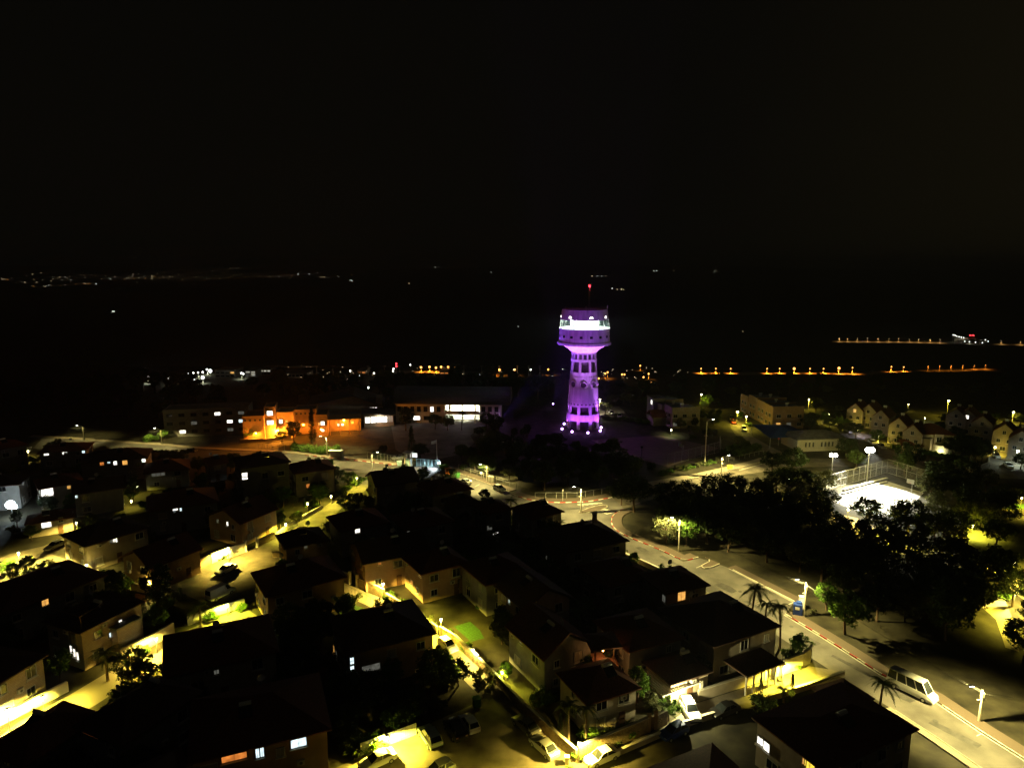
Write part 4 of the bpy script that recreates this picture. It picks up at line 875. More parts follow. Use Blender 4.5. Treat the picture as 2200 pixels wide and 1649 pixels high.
MB().tube((0, 0, 0), (0, 0, 8.6), .12, .05, 8).build('pole', 'white', T)
q = MB(); V = []
for i in range(7):
    for j in range(2): V.append((-i*.28, .12*math.sin(i*1.3)+j*.05, 8.4-j*1.0-i*.07))
q.add(V, [(2*i, 2*i+1, 2*i+3, 2*i+2) for i in range(6)]); q.build('flag', 'flagc', T)
o = G(945, 1005); T = thing('gate_floodlight', 'dazzling cold floodlight low beside the school gate', 'floodlight', (o.x, o.y, 0))
MB().tube((0, 0, 0), (0, 0, 1.5), .06, .06, 6).build('post', 'black', T); MB().box(-.1, -.15, 1.6, .6, .25, .45).build('lens', 'B_blue', T); lamp_light(T, (-.5, -.8, 1.9), 4500, (.80, .95, 1.0), .15, 125, (-1, -.35, -.55), .6)
# ---------------------------------------------------------------- right side: flat roofed apartments
def apartment(label, px, py, rot, n, w, d, hgt, lit, wallm):
    o = G(px, py); A = thing('apartment_block', label, 'building', (o.x, o.y, 0), R(rot)); rr = random.Random(px)
    for k in range(n):
        y0 = k*d*1.02; hh = hgt+rr.choice((0, .4, -.5)); xo = rr.uniform(-.6, .6)
        MB().box(w/2+xo, y0+d/2, hh/2-.2, w, d, hh+.4).build('wall', wallm, A)
        MB().box(w/2+xo, y0+d/2, hh+.12, w-.5, d-.5, .06).build('roof', 'flatroof', A)
        MB().box(w/2+xo, y0+.1, hh+.45, w, .2, .8).build('parapet', wallm, A); MB().box(.1+xo, y0+d/2, hh+.45, .2, d-.3, .8).build('parapet', wallm, A)
        for f in range(2):
            window(A, (xo, y0+d*.3, 1.7+f*3.1), math.pi, 1.3, 1.2, 'glass'); window(A, (xo, y0+d*.7, 1.7+f*3.1), math.pi, 1.3, 1.2, 'glass')
        tx = w*rr.uniform(.3, .7); MB().tube((tx-.6, y0+d/2, hh+1.3), (tx+.6, y0+d/2, hh+1.3), .3, .3, 8).box(tx, y0+d/2, hh+.6, .9, .1, 1.2).build('water_tank', 'white', A)
    for f in range(2):
        for i in range(3): window(A, (w*(i+.5)/3, 0, 1.7+f*3.1), -math.pi/2, 1.6, 1.2, lit.get((i, f), 'glass'))
    MB().box(w*.62, -1.0, 3.4, w*.6, 2.0, .22).build('balcony_slab', wallm, A); MB().box(w*.62, -1.9, 3.95, w*.6, .15, .9).build('balcony_wall', wallm, A)
    return A
apartment('flat roofed house row with a bright upper window beside the violet floodlight', 1440, 921, 10, 3, 11, 7.5, 7.2, {(0, 0): LD}, 'plaster')
o = G(1402, 905); T = thing('roof_terrace_house', 'house corner with one bright upper window behind the floodlight', 'house', (o.x, o.y, 0), R(10))
MB().box(2.5, 3, 4.4, 5, 7, 9.2).build('wall', 'plasterg', T); MB().box(2.5, 3, 9.15, 5.4, 7.4, .25).build('roof', 'flatroof', T); window(T, (0, 1.5, 7.4), math.pi, 1.6, 1.6, LW); window(T, (2.2, -.5, 4.4), -math.pi/2, 1.4, 1.2, 'glass')
q = roof_mesh(8, 6, 3.6, 2.2, 'gable'); q.v = [(x+1, y-5, z) for x, y, z in q.v]; q.build('porch_roof', 'tile', T); MB().box(1, -5, 1.7, 7.4, 5.4, 3.6).build('porch', 'plaster', T)
apartment('ochre terraced block with stacked stepped gables beside the blue sail', 1660, 921, 4, 4, 12, 7.5, 7.6, {(0, 0): LA, (1, 0): LD}, 'plastero')
# kindergarten with arched windows, blue sail
o = G(1712, 968); K = thing('kindergarten', 'low cream kindergarten with a row of narrow windows', 'building', (o.x, o.y, 0), R(8))
MB().box(8.5, 5, 1.9, 17, 10, 4.0).build('wall', 'plasterw', K); q = roof_mesh(17, 10, 3.9, 1.7, 'hip', .8); q.v = [(x+8.5, y+5, z) for x, y, z in q.v]; q.build('roof', 'flatroof', K)
for x in (3.0, 4.3, 5.6, 8.6, 9.9, 11.2, 12.5): window(K, (x, 0, 1.9), -math.pi/2, .55, 1.5, 'glass', False)
MB().box(8.5, -1.6, .6, 17, .12, 1.0).build('fence_wall', 'plasterw', K)
o = G(1672, 950); T = thing('shade_sail', 'dark blue shade cloth stretched over the kindergarten yard', 'canopy', (o.x, o.y, 0), R(12))
q = MB(); V = [(-7, -6, 3.4), (8, -7, 3.6), (9, 8, 4.0), (-5, 9, 4.6), (1, 1, 5.4)]; q.add(V, [(0, 1, 4), (1, 2, 4), (2, 3, 4), (3, 0, 4)]); q.v += [(x, y, z-.04) for x, y, z in V]; q.f += [(6, 5, 9), (7, 6, 9), (8, 7, 9), (5, 8, 9)]; q.m += [0]*4; q.build('cloth', 'bluesail', T)
for p in V[:4]: MB().tube((p[0], p[1], 0), p, .08, .08, 6).build('post', 'poleg', T)
# gabled row houses
def rowhouse(label, px, py, rot, w, d, ev, rise, seed, lit=None, group=None):
    o = G(px, py, ev+rise); A = thing('row_house', label, 'house', (o.x, o.y, 0), R(rot), group)
    MB().box(0, d/2, ev/2-.2, w, d, ev+.4).build('wall', 'plaster', A)
    V = [(-w/2, 0, ev), (w/2, 0, ev), (0, 0, ev+rise-.2), (-w/2, .25, ev), (w/2, .25, ev), (0, .25, ev+rise-.2)]; MB().add(V, [(0, 1, 2), (3, 5, 4), (0, 3, 4, 1), (1, 4, 5, 2), (2, 5, 3, 0)]).build('gable', 'plaster', A)
    q = roof_mesh(w, d, ev+.15, rise, 'gable', .18) if d <= w else roof_mesh(w, d, ev+.15, rise, 'gable', .18); q.v = [(x, y+d/2+.2, z) for x, y, z in q.v]; rf = q.build('roof', 'tile', A)
    MB().box(w/2+1.1, d/2+1.2, ev/2-.9, 2.2, d-1, ev-1.4).build('link_wall', 'plaster', A); MB().box(w/2+1.1, d/2+1.2, ev-1.5, 2.3, d-.9, .2).build('link_roof', 'flatroof', A)
    MB().tube((-.6, d*.6, ev+rise+.5), (.6, d*.6, ev+rise+.5), .3, .3, 8).box(0, d*.6, ev+rise, .9, .1, 1.0).build('water_tank', 'white', rf)
    window(A, (0, 0, ev+.1), -math.pi/2, .9, 1.2, lit or 'glass'); window(A, (-w*.22, 0, 3.9), -math.pi/2, 1.0, 1.1, 'glass'); window(A, (w*.22, 0, 3.9), -math.pi/2, 1.0, 1.1, 'glass'); window(A, (0, 0, 1.4), -math.pi/2, 1.4, 1.3, 'glass')
    return A
rows = [(1838, 866, 'row house with a small lit attic window, last of the gabled terrace', LA), (1867, 868, 'second gabled row house from the far end of the terrace', None), (1893, 880, 'middle gabled row house of the descending terrace', None),
        (1931, 897, 'gabled row house next but one to the terrace corner', None), (1962, 912, 'gabled row house beside the corner house of the terrace', None)]
for i, (px, py, lab, lt) in enumerate(rows): rowhouse(lab, px, py, -42, 5.6, 9, 6.4, 2.9, i, lt, 'gabled terrace on the hill')
rows = [(2056, 877, 'gabled row house with side windows under the tall street lamp', None), (2080, 879, 'gabled row house with one white lit attic window', LW), (2112, 893, 'dim gabled row house with an arched roofline', None), (2160, 911, 'dim gabled row house standing alone on the right slope', None), (2196, 925, 'gabled row house cut by the picture edge', None)]
for i, (px, py, lab, lt) in enumerate(rows): rowhouse(lab, px, py, -40, 6.2, 9, 6.6, 2.9, i+9, lt, 'second gabled terrace on the hill')
o = G(2005, 972); T = thing('corner_house', 'cream corner house with a round balcony and a lit red porch', 'house', (o.x, o.y, 0), R(-12))
MB().box(0, 4.5, 3.0, 11, 9, 6.4).build('wall', 'plasterw', T); q = roof_mesh(11, 9, 6.2, 2.6, 'hip'); q.v = [(x, y+4.5, z) for x, y, z in q.v]; q.build('roof', 'tile', T)
q = MB(); q.prism([(2.2+2.6*math.cos(R(a)), -.2+2.0*math.sin(R(a))) for a in range(180, 361, 15)], 0, 2.9); q.build('round_balcony', 'plasterw', T)
MB().box(1.0, -.4, 4.6, 2.6, .8, 3.4).build('bay', 'plaster', T); window(T, (1.0, -.8, 4.6), -math.pi/2, 1.4, 1.6, 'glass'); window(T, (4.2, 0, 4.6), -math.pi/2, 1.4, 1.3, 'glass')
q = roof_mesh(5.5, 4, 2.6, 1.6, 'gable'); q.v = [(x-7.4, y-.5, z) for x, y, z in q.v]; q.build('porch_roof', 'tile', T)
for dx in (-9.4, -5.4): MB().box(dx, -2.2, 1.25, .3, .3, 2.5).build('porch_post', 'wood', T)
MB().ball((-8.6, -1.6, 2.1), .18).build('porch_lamp', 'B_yellow', T); lamp_light(T, (-8.3, -2.0, 2.0), 200, (1, .55, .15), .1); lamp_light(T, (1, -3.4, .8), 500, (1, .9, .4), .1)
# ---------------------------------------------------------------- ball courts
poly('ball_court', P2([(1785, 1075), (1812, 1056), (1905, 1033), (1985, 1058), (1962, 1082), (1895, 1112), (1860, 1105)]), 0.02, 'court')
for k, (a, b) in enumerate((((1812, 1056), (1905, 1031)), ((1808, 1062), (1905, 1036)))):
    p = P2([a, b]); struct('seating_step', MB().prism(strip(p, -.35, .35), 0, .8-.4*k), 'concrete')
poly('old_court', P2([(1270, 945), (1420, 935), (1545, 962), (1436, 1003), (1330, 975)]), 0.02, 'court2')
def hoop(label, px, py, rz, h=3.6):
    o = G(px, py); T = thing('basketball_hoop', label, 'basketball hoop', (o.x, o.y, 0), R(rz))
    MB().tube((0, 0, 0), (0, 0, h), .09, .09, 8).tube((0, 0, h-.4), (1.1, 0, h-.1), .06, .06, 6).build('post', 'poleg', T)
    MB().box(1.15, 0, h, .06, 1.9, 1.2).build('backboard', 'white', T); q = MB()
    for k in range(14):
        a, b = 2*math.pi*k/14, 2*math.pi*(k+1)/14; q.tube((1.5+.23*math.cos(a), .23*math.sin(a), h-.4), (1.5+.23*math.cos(b), .23*math.sin(b), h-.4), .015, .015, 4)
    q.build('rim', 'orange', T)
hoop('white basketball backboard at the corner of the floodlit court', 1958, 1060, 215); hoop('dim basketball backboard on the dark court', 1467, 978, 200)
# ---------------------------------------------------------------- small structures
o = G(1812, 1456, 4.4); T = thing('pavilion', 'pyramid roofed garden pavilion at the corner of the lower street', 'pavilion', (o.x, o.y, 0), R(28))
q = roof_mesh(5.0, 5.0, 2.2, 2.2, 'hip', .4); q.build('roof', 'tiled', T)
for sx in (-1, 1):
    for sy in (-1, 1): MB().box(sx*2.3, sy*2.3, 1.05, .22, .22, 2.1).build('post', 'wood', T)
o = G(1618, 1420, 3.0); T = thing('terrace_roof', 'flat dark terrace roof on pale posts behind the yellow wall', 'canopy', (o.x, o.y, 0), R(27))
MB().box(0, 0, 3.0, 7.6, 5.0, .22).build('roof', 'tiled', T)
for k in range(6): MB().box(-3.6+k*1.44, -2.3, 1.45, .22, .22, 2.9).build('post', 'plasterw', T)
for k in range(2): MB().box(-3.6+k*7.2, 2.3, 1.45, .22, .22, 2.9).build('post', 'plasterw', T)
o = G(1466, 1512); T = thing('carport', 'white slatted carport roof glowing over the parked suv', 'carport', (o.x, o.y, 0), R(28))
for k in range(16): MB().box(-3.6+k*.42, 2.6, 2.75, .28, 6.2, .07).build('slat', 'white', T)
for zz, y in ((2.66, -.3), (2.66, 5.4)): MB().box(-.5, y, zz, 6.8, .14, .14).build('beam', 'white', T)
for x, y in ((-3.7, -.3), (2.9, -.3), (-3.7, 5.4), (2.9, 5.4)): MB().box(x, y, 1.3, .2, .2, 2.6).build('post', 'white', T)
MB().box(3.2, 2.5, 1.4, .2, 5.8, 2.8).build('side_wall', 'plasterw', T); MB().box(-.5, 5.7, 1.4, 6.8, .2, 2.8).build('back_wall', 'plasterw', T)
MB().box(-.6, 1.5, 2.58, .9, .15, .08).build('lamp_tube', 'B_yellow', T); lamp_light(T, (-1.2, -1.7, 2.4), 3600, (1, .9, .4), .1)
# red lit garden stairs
o = G(1330, 1535); T = thing('garden_stairs', 'red brick garden stairs with lit landings climbing to a dark terrace', 'stairs', (o.x, o.y, 0), R(100))
for k in range(14): MB().box(k*.42, 0, .13+k*.13, .44, 2.6-.04*k, .26+k*.26).build('step', mat('red_brick', (.34, .15, .09), .9, .25, 4), T)
MB().box(7.3, 0, 2.0, 3.2, 3.4, 4.0).build('landing', MATS['red_brick'], T)
for s in (-1, 1): MB().tube((0, s*1.35, 1.0), (6, s*1.2, 4.5), .04, .04, 6).build('handrail', 'steel', T)
q = roof_mesh(3.4, 3.6, 6.4, .8, 'hip'); q.v = [(x+8, y, z) for x, y, z in q.v]; q.build('porch_roof', 'tile', T)
for x, y in ((6.8, -1.4), (6.8, 1.4)): MB().box(x, y, 5.2, .2, .2, 2.4).build('post', 'wood', T)
for p, pw in (((7.0, .2, 5.4), 60), ((4.6, -1.2, 3.6), 45), ((2.2, 1.3, 2.4), 40)): MB().ball(p, .13).build('lamp', 'B_sod', T); lamp_light(T, (p[0]-.25, p[1], p[2]-.1), pw, (1, .5, .15), .08)
# bus shelter
o = G(722, 984); T = thing('bus_shelter', 'grey bus shelter with a pale roof edge under the street lamp', 'bus shelter', (o.x, o.y, 0), R(-8))
MB().box(0, 0, 2.5, 4.6, 1.8, .18).build('roof', 'white', T); MB().box(0, .8, 1.2, 4.4, .08, 2.2).build('back_panel', 'plasterg', T); MB().box(2.15, 0, 1.2, .08, 1.5, 2.2).build('side_panel', 'plasterg', T); MB().box(0, .5, .45, 3.6, .4, .08).build('bench', 'wood', T)
# bins, cabinets, signs
def bin_(name, label, px, py, m, s=(1.3, 1.0, 1.2), rz=20):
    o = G(px, py); T = thing(name, label, 'bin', (o.x, o.y, 0.12), R(rz)); MB().box(0, 0, s[2]/2, s[0]*.9, s[1]*.9, s[2], 0, 1.1).build('body', m, T); MB().box(0, .03, s[2]+.06, s[0]*1.05, s[1]*1.05, .12).build('lid', m, T)
    for sx in (-1, 1): MB().tube((sx*s[0]*.36, -.3, .0), (sx*s[0]*.36, -.22, .0), .1, .1, 8).build('wheel', 'black', T)
    return T
bin_('waste_container', 'orange waste container on the verge beyond the gate', 963, 1018, 'orange', (1.8, 1.3, 1.6)); bin_('waste_container', 'green waste container beside the dark bush and silver car', 981, 1026, 'green', (1.8, 1.3, 1.3))
bin_('waste_container', 'pale blue bin by the fence left of the gate booth', 858, 1000, 'cyan', (1.4, 1.0, 1.3)); bin_('wheelie_bin', 'dark green bin at the corner of the parking yard', 1024, 1518, 'green', (1.0, .9, 1.2))
o = G(1713, 1319); T = thing('recycling_box', 'blue recycling box with a white label beside the lamp pole', 'container', (o.x, o.y, 0.12), R(-20))
MB().box(0, 0, .95, 1.5, 1.2, 1.9).build('body', 'blue', T); MB().box(.2, .2, 2.05, .9, .8, .3).build('hood', 'blue', T); MB().box(-.1, -.61, 1.25, .7, .03, .5).build('label_plate', 'white', T)
o = G(1721, 1312); T = thing('street_cabinet', 'white utility cabinet fixed behind the blue box', 'cabinet', (o.x, o.y, 0.12)); MB().box(0, 0, 1.3, .8, .5, 2.6).build('body', 'white', T); MB().box(0, 0, 2.66, .95, .65, .12).build('cap', 'white', T)

o = G(1052, 1036); T = thing('electric_cabinets', 'pair of pale electric cabinets beside the lamp pole', 'cabinet', (o.x, o.y, 0.1), R(-30))
for k in range(2): MB().box(k*1.0, 0, .9, .8, .5, 1.8).build('cabinet', 'polec', T)
def sign(label, px, py, h, m, w=.9, hh=.9, rz=0, shape='box'):
    o = G(px, py); T = thing('road_sign', label, 'sign', (o.x, o.y, 0.1), R(rz)); MB().tube((0, 0, 0), (0, 0, h), .04, .04, 6).build('post', 'poleg', T)
    if shape == 'box': MB().box(0, -.06, h-hh/2, w, .05, hh).build('panel', m, T)
    else: MB().tube((0, -.09, h-.3), (0, -.05, h-.3), .36, .36, 16).build('panel', m, T)
sign('yellow road sign on the verge of the side road', 1567, 1020, 3.0, 'yellow', 1.6, 1.2); sign('yellow road sign near the junction end of the side road', 1424, 1066, 3.0, 'yellow', 1.6, 1.2)
sign('small pale sign on the slope behind the parked cars', 1034, 1030, 2.2, 'white', .6, .6, 0, 'disc'); sign('thin sign post on the junction pavement', 1209, 1077, 3.2, 'poleg', .3, .5)
sign('round red sign by the kindergarten hedge', 1672, 958, 2.8, 'redmetal', .6, .6, 0, 'disc')
o = G(1218, 1640); T = thing('water_hydrant', 'pale stub post at the corner of the yard wall', 'post', (o.x, o.y, 0)); MB().box(0, 0, .5, .45, .45, 1.0).build('body', 'plaster', T); MB().box(0, 0, 1.05, .6, .6, .12).build('cap', 'white', T)
# ================================================================ trees
def leaves(m, rr, c, spread, n, size, squash=0.8):
    for _ in range(n):
        while True:
            p = Vector((rr.uniform(-1, 1), rr.uniform(-1, 1), rr.uniform(-1, 1)))
            if p.length <= 1: break
        p = Vector(c)+Vector((p.x*spread, p.y*spread, p.z*spread*squash)); s = size*rr.uniform(.6, 1.3)
        a = Vector((rr.gauss(0, 1), rr.gauss(0, 1), rr.gauss(0, .6))).normalized(); b = a.orthogonal().normalized(); b = (b*math.cos(1.0)+a.cross(b)*math.sin(rr.uniform(0, 3))).normalized()
        m.add([p-a*s-b*s*.2, p+b*s*.45, p+a*s-b*s*.1, p-b*s*.5], [(0, 1, 2, 3)])
def tree_proto(seed, h, r, clumps, per, size, leafm, trunk_h=.35, shape='round', bark='bark'):
    rr = random.Random(seed); t = MB(); top = h*trunk_h; lean = Vector((rr.uniform(-.3, .3), rr.uniform(-.3, .3), 0))
    t.tube((0, 0, -.1), lean*.5+Vector((0, 0, top*.6)), h*.032, h*.026, 8); t.tube(lean*.5+Vector((0, 0, top*.6)), lean+Vector((0, 0, top)), h*.026, h*.022, 8)
    f = MB(); cz = top+(h-top)*.48; limbs = 6
    for k in range(limbs):
        a = 2*math.pi*k/limbs+rr.uniform(-.4, .4); e = Vector((math.cos(a)*r*.6, math.sin(a)*r*.6, cz+rr.uniform(-.1, .25)*h)); mid = lean.lerp(e, .5)+Vector((0, 0, top*.6))
        mid.z = (top+e.z)/2; t.tube(lean+Vector((0, 0, top*.95)), mid, h*.016, h*.010, 6); t.tube(mid, e, h*.010, h*.004, 5)
    for _ in range(clumps):
        a = rr.uniform(0, 2*math.pi); u = rr.uniform(-1, 1); q = rr.uniform(.45, 1.0)**.6; lump = 1+.28*math.sin(3*a+seed)*math.cos(2*u*2+seed)
        rad_ = r*q*math.sqrt(1-u*u*.8)*lump*.82; zz = cz+u*(h-top)*.46*q
        leaves(f, rr, (rad_*math.cos(a), rad_*math.sin(a), zz), r*.20, per, size)
    return t.mesh('trunk', bark), f.mesh('crown', leafm)
PROTO = {
 'oak': [tree_proto(s, 7.5, 4.1, 80, 34, .26, 'leafd' if s % 2 else 'leaf') for s in (1, 2, 3, 4)],
 'olive': [tree_proto(s, 5.6, 3.2, 60, 38, .20, 'leafo') for s in (5, 6)],
 'green': [tree_proto(s, 6.5, 3.2, 62, 36, .24, 'leafb') for s in (7, 8)],
 'tall': [tree_proto(s, 11, 3.6, 90, 32, .30, 'leafd', .3) for s in (9, 10)],
}
def cypress(seed, h, r):
    rr = random.Random(seed); t = MB().tube((0, 0, -.1), (0, 0, h*.9), h*.018, h*.004, 6); f = MB()
    for k in range(110):
        u = rr.random()**.8; zz = .6+u*(h-.6); rad_ = r*(1-u)**.55*rr.uniform(.5, 1); a = rr.uniform(0, 6.3); leaves(f, rr, (rad_*math.cos(a), rad_*math.sin(a), zz), r*.3, 24, .17, 1.6)
    return t.mesh('trunk', 'bark'), f.mesh('crown', 'leafd')
PROTO['cypress'] = [cypress(11, 11, 1.3)]
def bush(seed, r, h, leafm, n=26, per=34, size=.17):
    rr = random.Random(seed); t = MB()
    for k in range(5): a = k*1.3; t.tube((0, 0, -.05), (math.cos(a)*r*.5, math.sin(a)*r*.5, h*.6), .05, .02, 5)
    f = MB()
    for k in range(n):
        a = rr.uniform(0, 6.3); q = r*math.sqrt(rr.random())*.85; zz = rr.uniform(.15, .85)*h*(1-.3*(q/r)**2); leaves(f, rr, (q*math.cos(a), q*math.sin(a), zz), r*.3, per, size)
    return t.mesh('trunk', 'bark'), f.mesh('crown', leafm)
PROTO['bush'] = [bush(21, 1.3, 1.8, 'leaf'), bush(22, 1.5, 1.6, 'leafb'), bush(23, 1.2, 2.0, 'leafo')]
PROTO['hedge'] = [bush(24, 1.4, 2.6, 'leafd', 34, 40)]
def palm(seed, h, n, L, droop):
    rr = random.Random(seed); t = MB(); p = Vector((0, 0, -.1)); q = p.copy(); bend = Vector((rr.uniform(-.3, .3), rr.uniform(-.3, .3), 0))
    for k in range(10):
        q = Vector((bend.x*(k+1)**2/60, bend.y*(k+1)**2/60, h*(k+1)/10)); t.tube(p, q, .26 if k == 0 else .2-.004*k, .19-.004*k, 8); p = q
    f = MB(); top = p
    for i in range(n):
        a = 2*math.pi*i/n+rr.uniform(-.2, .2); el = rr.uniform(-.15, 1.1); d = Vector((math.cos(a), math.sin(a), 0)); prev = top.copy(); K = 9
        for k in range(K):
            s = (k+1)/K; cur = top+d*(L*s*math.cos(el*.7))+Vector((0, 0, L*(math.sin(el)*s-droop*s*s))); f.tube(prev, cur, .03*(1.1-s), .02*(1.1-s), 4, False)
            side = d.cross(Vector((0, 0, 1))).normalized()
            for sg in (-1, 1):
                for j in range(2):
                    b = prev.lerp(cur, j*.5); ll = L*.26*math.sin(math.pi*min(.95, s*.85+.12)); tip = b+side*(sg*ll*.8)+d*(ll*.45)+Vector((0, 0, -ll*.45)); wv = (cur-prev)*.22
                    f.add([b-wv, b+wv, tip], [(0, 1, 2)])
            prev = cur
    return t.mesh('trunk', 'palmbark'), f.mesh('crown', 'leafp')
PROTO['palm'] = [palm(31, 8.0, 17, 3.0, .85), palm(32, 7.0, 16, 2.7, .8)]; PROTO['shortpalm'] = [palm(33, 2.6, 16, 2.4, .6), palm(34, 4.2, 16, 2.6, .7)]
TN = {'oak': 'oak_tree', 'olive': 'olive_tree', 'green': 'garden_tree', 'tall': 'tall_tree', 'cypress': 'cypress_tree', 'bush': 'bush', 'hedge': 'hedge_bush', 'palm': 'palm_tree', 'shortpalm': 'palm_tree'}
tc = [0]
def plant(kind, label, p, s=1.0, group=None, var=None):
    tc[0] += 1; rr = random.Random(tc[0]*13); tm, cm = PROTO[kind][(tc[0] if var is None else var) % len(PROTO[kind])]
    o = thing(TN[kind], label, 'bush' if kind in ('bush', 'hedge') else 'palm' if 'palm' in kind else 'tree', (p[0], p[1], p[2] if len(p) > 2 else 0), rr.uniform(0, 6.3), group); o.scale = (s, s, s*rr.uniform(.92, 1.08))
    link('trunk', tm, o); link('crown', cm, o); return o
def tp(kind, label, px, py, s=1.0, var=None): return plant(kind, label, G(px, py), s, None, var)
tp('oak', 'big dark tree standing over the junction corner', 1362, 1100, 1.25, 0); tp('oak', 'second dark crown leaning behind the junction tree', 1335, 1085, .95, 2)
tp('olive', 'pale bright tree lit by the street lamp in front of the grove', 1432, 1168, 1.15); tp('green', 'green tree behind the lamp pole by the road', 1474, 1172, .95); tp('hedge', 'dark shrub under the lamp lit tree', 1450, 1165, 1.2)
tp('green', 'sparse green tree beside the blue recycling box', 1815, 1362, 1.25, 0); tp('green', 'thin green sapling between the lamp and the grove', 1775, 1310, .8, 1); tp('bush', 'small shrub on the verge below the blue box', 1747, 1318, .5)
tp('palm', 'tallest of the three palms over the black roof', 1612, 1352, 1.0, 0); tp('palm', 'middle palm of the three over the road', 1640, 1372, .9, 1); tp('palm', 'lowest palm of the three beside the road', 1675, 1392, .85, 0)
tp('palm', 'palm tree in front of the near dark house', 1885, 1560, .85, 1); tp('shortpalm', 'pale palm fronds arching over the lower street wall', 1683, 1508, .75, 0); tp('cypress', 'small dark conifer beside the arching fronds', 1700, 1500, .35)
tp('green', 'garden tree behind the tall white wall corner', 1718, 1412, .62, 0); tp('bush', 'bush spilling over the corner wall', 1700, 1415, 1.2, 0); tp('bush', 'dark bush beside the parked dark car', 1640, 1520, 1.4, 0); tp('cypress', 'slim conifer at the near edge of the lower street', 1632, 1510, .33)
tp('shortpalm', 'palm beside the junction road left of the big dark house', 1176, 1138, 1.0, 1); tp('shortpalm', 'small palm close to the chimney house', 1205, 1140, .75, 0); tp('shortpalm', 'round palm crown by the road bend', 1098, 1106, .9, 1)
tp('shortpalm', 'palm with curved fronds before the van yard', 432, 1345, .95, 1); tp('tall', 'tall dark tree in front of the ochre wall', 340, 1325, .85, 0); tp('bush', 'pale bush glowing at the end of the ochre wall', 385, 1290, 1.2, 2)
tp('oak', 'leafy dark tree sparkling before the overexposed bend', 285, 1470, .75, 1); tp('shortpalm', 'dark palm beside the yellow lit house', 232, 1462, 1.1, 1); tp('green', 'dark green tree between the two yellow lit houses', 128, 1462, .75, 1)
tp('hedge', 'round dark tree below the glowing lawn', 240, 1270, 1.8); tp('bush', 'bush catching light at the corner lamp', 6, 1225, 1.2, 1); tp('bush', 'low bush by the lamp at the small lawn', 192, 1236, .8, 1)
tp('green', 'glowing bush tree at the foot of the walkway lamp', 1086, 1462, .45, 0); tp('bush', 'lit bush beside the upper walkway lamp', 833, 1284, .9, 1); tp('bush', 'dry lit hedge tufts behind the brightest walkway lamp', 925, 1345, 1.1, 2); tp('bush', 'pale bush at the foot of the walkway', 1040, 1478, 1.5, 2)
tp('green', 'bright green tree lit beside the carport', 1437, 1548, .5, 0); tp('cypress', 'yellow lit slim conifer behind the yard wall', 1204, 1592, .36); tp('palm', 'pale palm trunk above the glaring stone wall', 1222, 1605, .72, 0); tp('palm', 'second palm above the glaring stone wall', 1258, 1600, .7, 1)
tp('bush', 'garden shrub behind the glaring stone wall', 1285, 1600, 1.2, 1); tp('bush', 'dense shrub beside the red lit stairs', 1312, 1592, 1.2, 0); tp('bush', 'grassy shrub at the left of the stairs garden', 1265, 1585, 1.0, 1); tp('bush', 'dark shrub above the stairs garden wall', 1345, 1580, 1.0, 1)
tp('bush', 'yellow green bush behind the white board fence', 800, 1608, 1.2, 1); tp('green', 'garden tree lit from below by the yard lamp', 845, 1575, .55, 0); tp('bush', 'dark bush left of the board fence', 760, 1610, 1.4, 0); tp('bush', 'small tuft at the yard wall corner', 1222, 1655, .4, 1)
tp('green', 'green lit hedge tree climbing beside the gate road', 752, 1050, .7, 0); tp('bush', 'bright green bush at the gate road lamp', 765, 1040, 1.5, 1); tp('bush', 'lit bush lower on the stepped street', 735, 1062, 1.2, 0); tp('bush', 'lit green bush behind the stepped street lamp', 670, 1090, 1.3, 1)
tp('bush', 'bright bush behind the white wall lamp', 478, 1198, 1.0, 1); tp('bush', 'yellow bush at the bright hidden lamp', 690, 1205, 1.2, 1); tp('bush', 'green bush at the corner street lamp', 195, 1128, 1.2, 1); tp('green', 'tree with lit leaves in the garden of small lights', 285, 1080, .7, 1)
tp('oak', 'tree lit from above by the far right lamp', 2192, 1008, .7, 0); tp('green', 'bright green crown under the tall double lamp', 1518, 876, .9, 0); tp('green', 'yellow green tree lit by the terrace lamp', 1772, 912, .75, 0); tp('green', 'bright green round tree on the terrace street', 1822, 926, .72, 1); tp('green', 'bright green tree above the floodlight poles', 1882, 955, .78, 0)
tp('olive', 'grey green tree lit on the lamp side behind the kindergarten', 1752, 883, 1.0); tp('green', 'small tree catching lamp light on the uphill street', 1588, 905, .6, 1); tp('bush', 'glowing hedge beside the white suv on the uphill street', 1608, 915, 1.1, 1)
tp('olive', 'pale tree glowing at the corner of the floodlit court', 2000, 1078, 1.35, 0); tp('oak', 'tree silhouetted against the floodlit court', 1858, 1128, .92, 0); tp('oak', 'large dark tree between the court and the park path', 1950, 1155, 1.2, 1); tp('olive', 'lit tree edge left of the floodlit court', 1772, 1060, 1.2, 1)
tp('oak', 'dark tree behind the court fence', 1955, 1010, 1.05, 2); tp('oak', 'round dark tree in front of the red paved verge', 1942, 1020, .8, 3); tp('oak', 'dark tree beside the kindergarten front', 1818, 985, .95, 2); tp('oak', 'dark tree at the foot of the left floodlight pole', 1838, 1010, .8, 1)
tp('oak', 'left of the two dark crowns above the side road', 1658, 1018, .95, 0); tp('oak', 'right of the two dark crowns above the side road', 1702, 1022, 1.05, 2); tp('green', 'lamp lit sapling inside the park', 1694, 1052, .75, 1); tp('olive', 'tree lit yellow by the park path lamp', 2110, 1138, 1.2, 1); tp('bush', 'yellow bush at the lower path lamp', 2160, 1285, 1.0, 1)
tp('cypress', 'black cypress in front of the orange school', 672, 955, 1.1); tp('tall', 'broad dark pine before the orange school wall', 632, 952, .8, 0); tp('green', 'small tree lit orange by the school ramp', 606, 952, .7, 0); tp('green', 'reddish tree at the left end of the school', 538, 948, .75, 1)
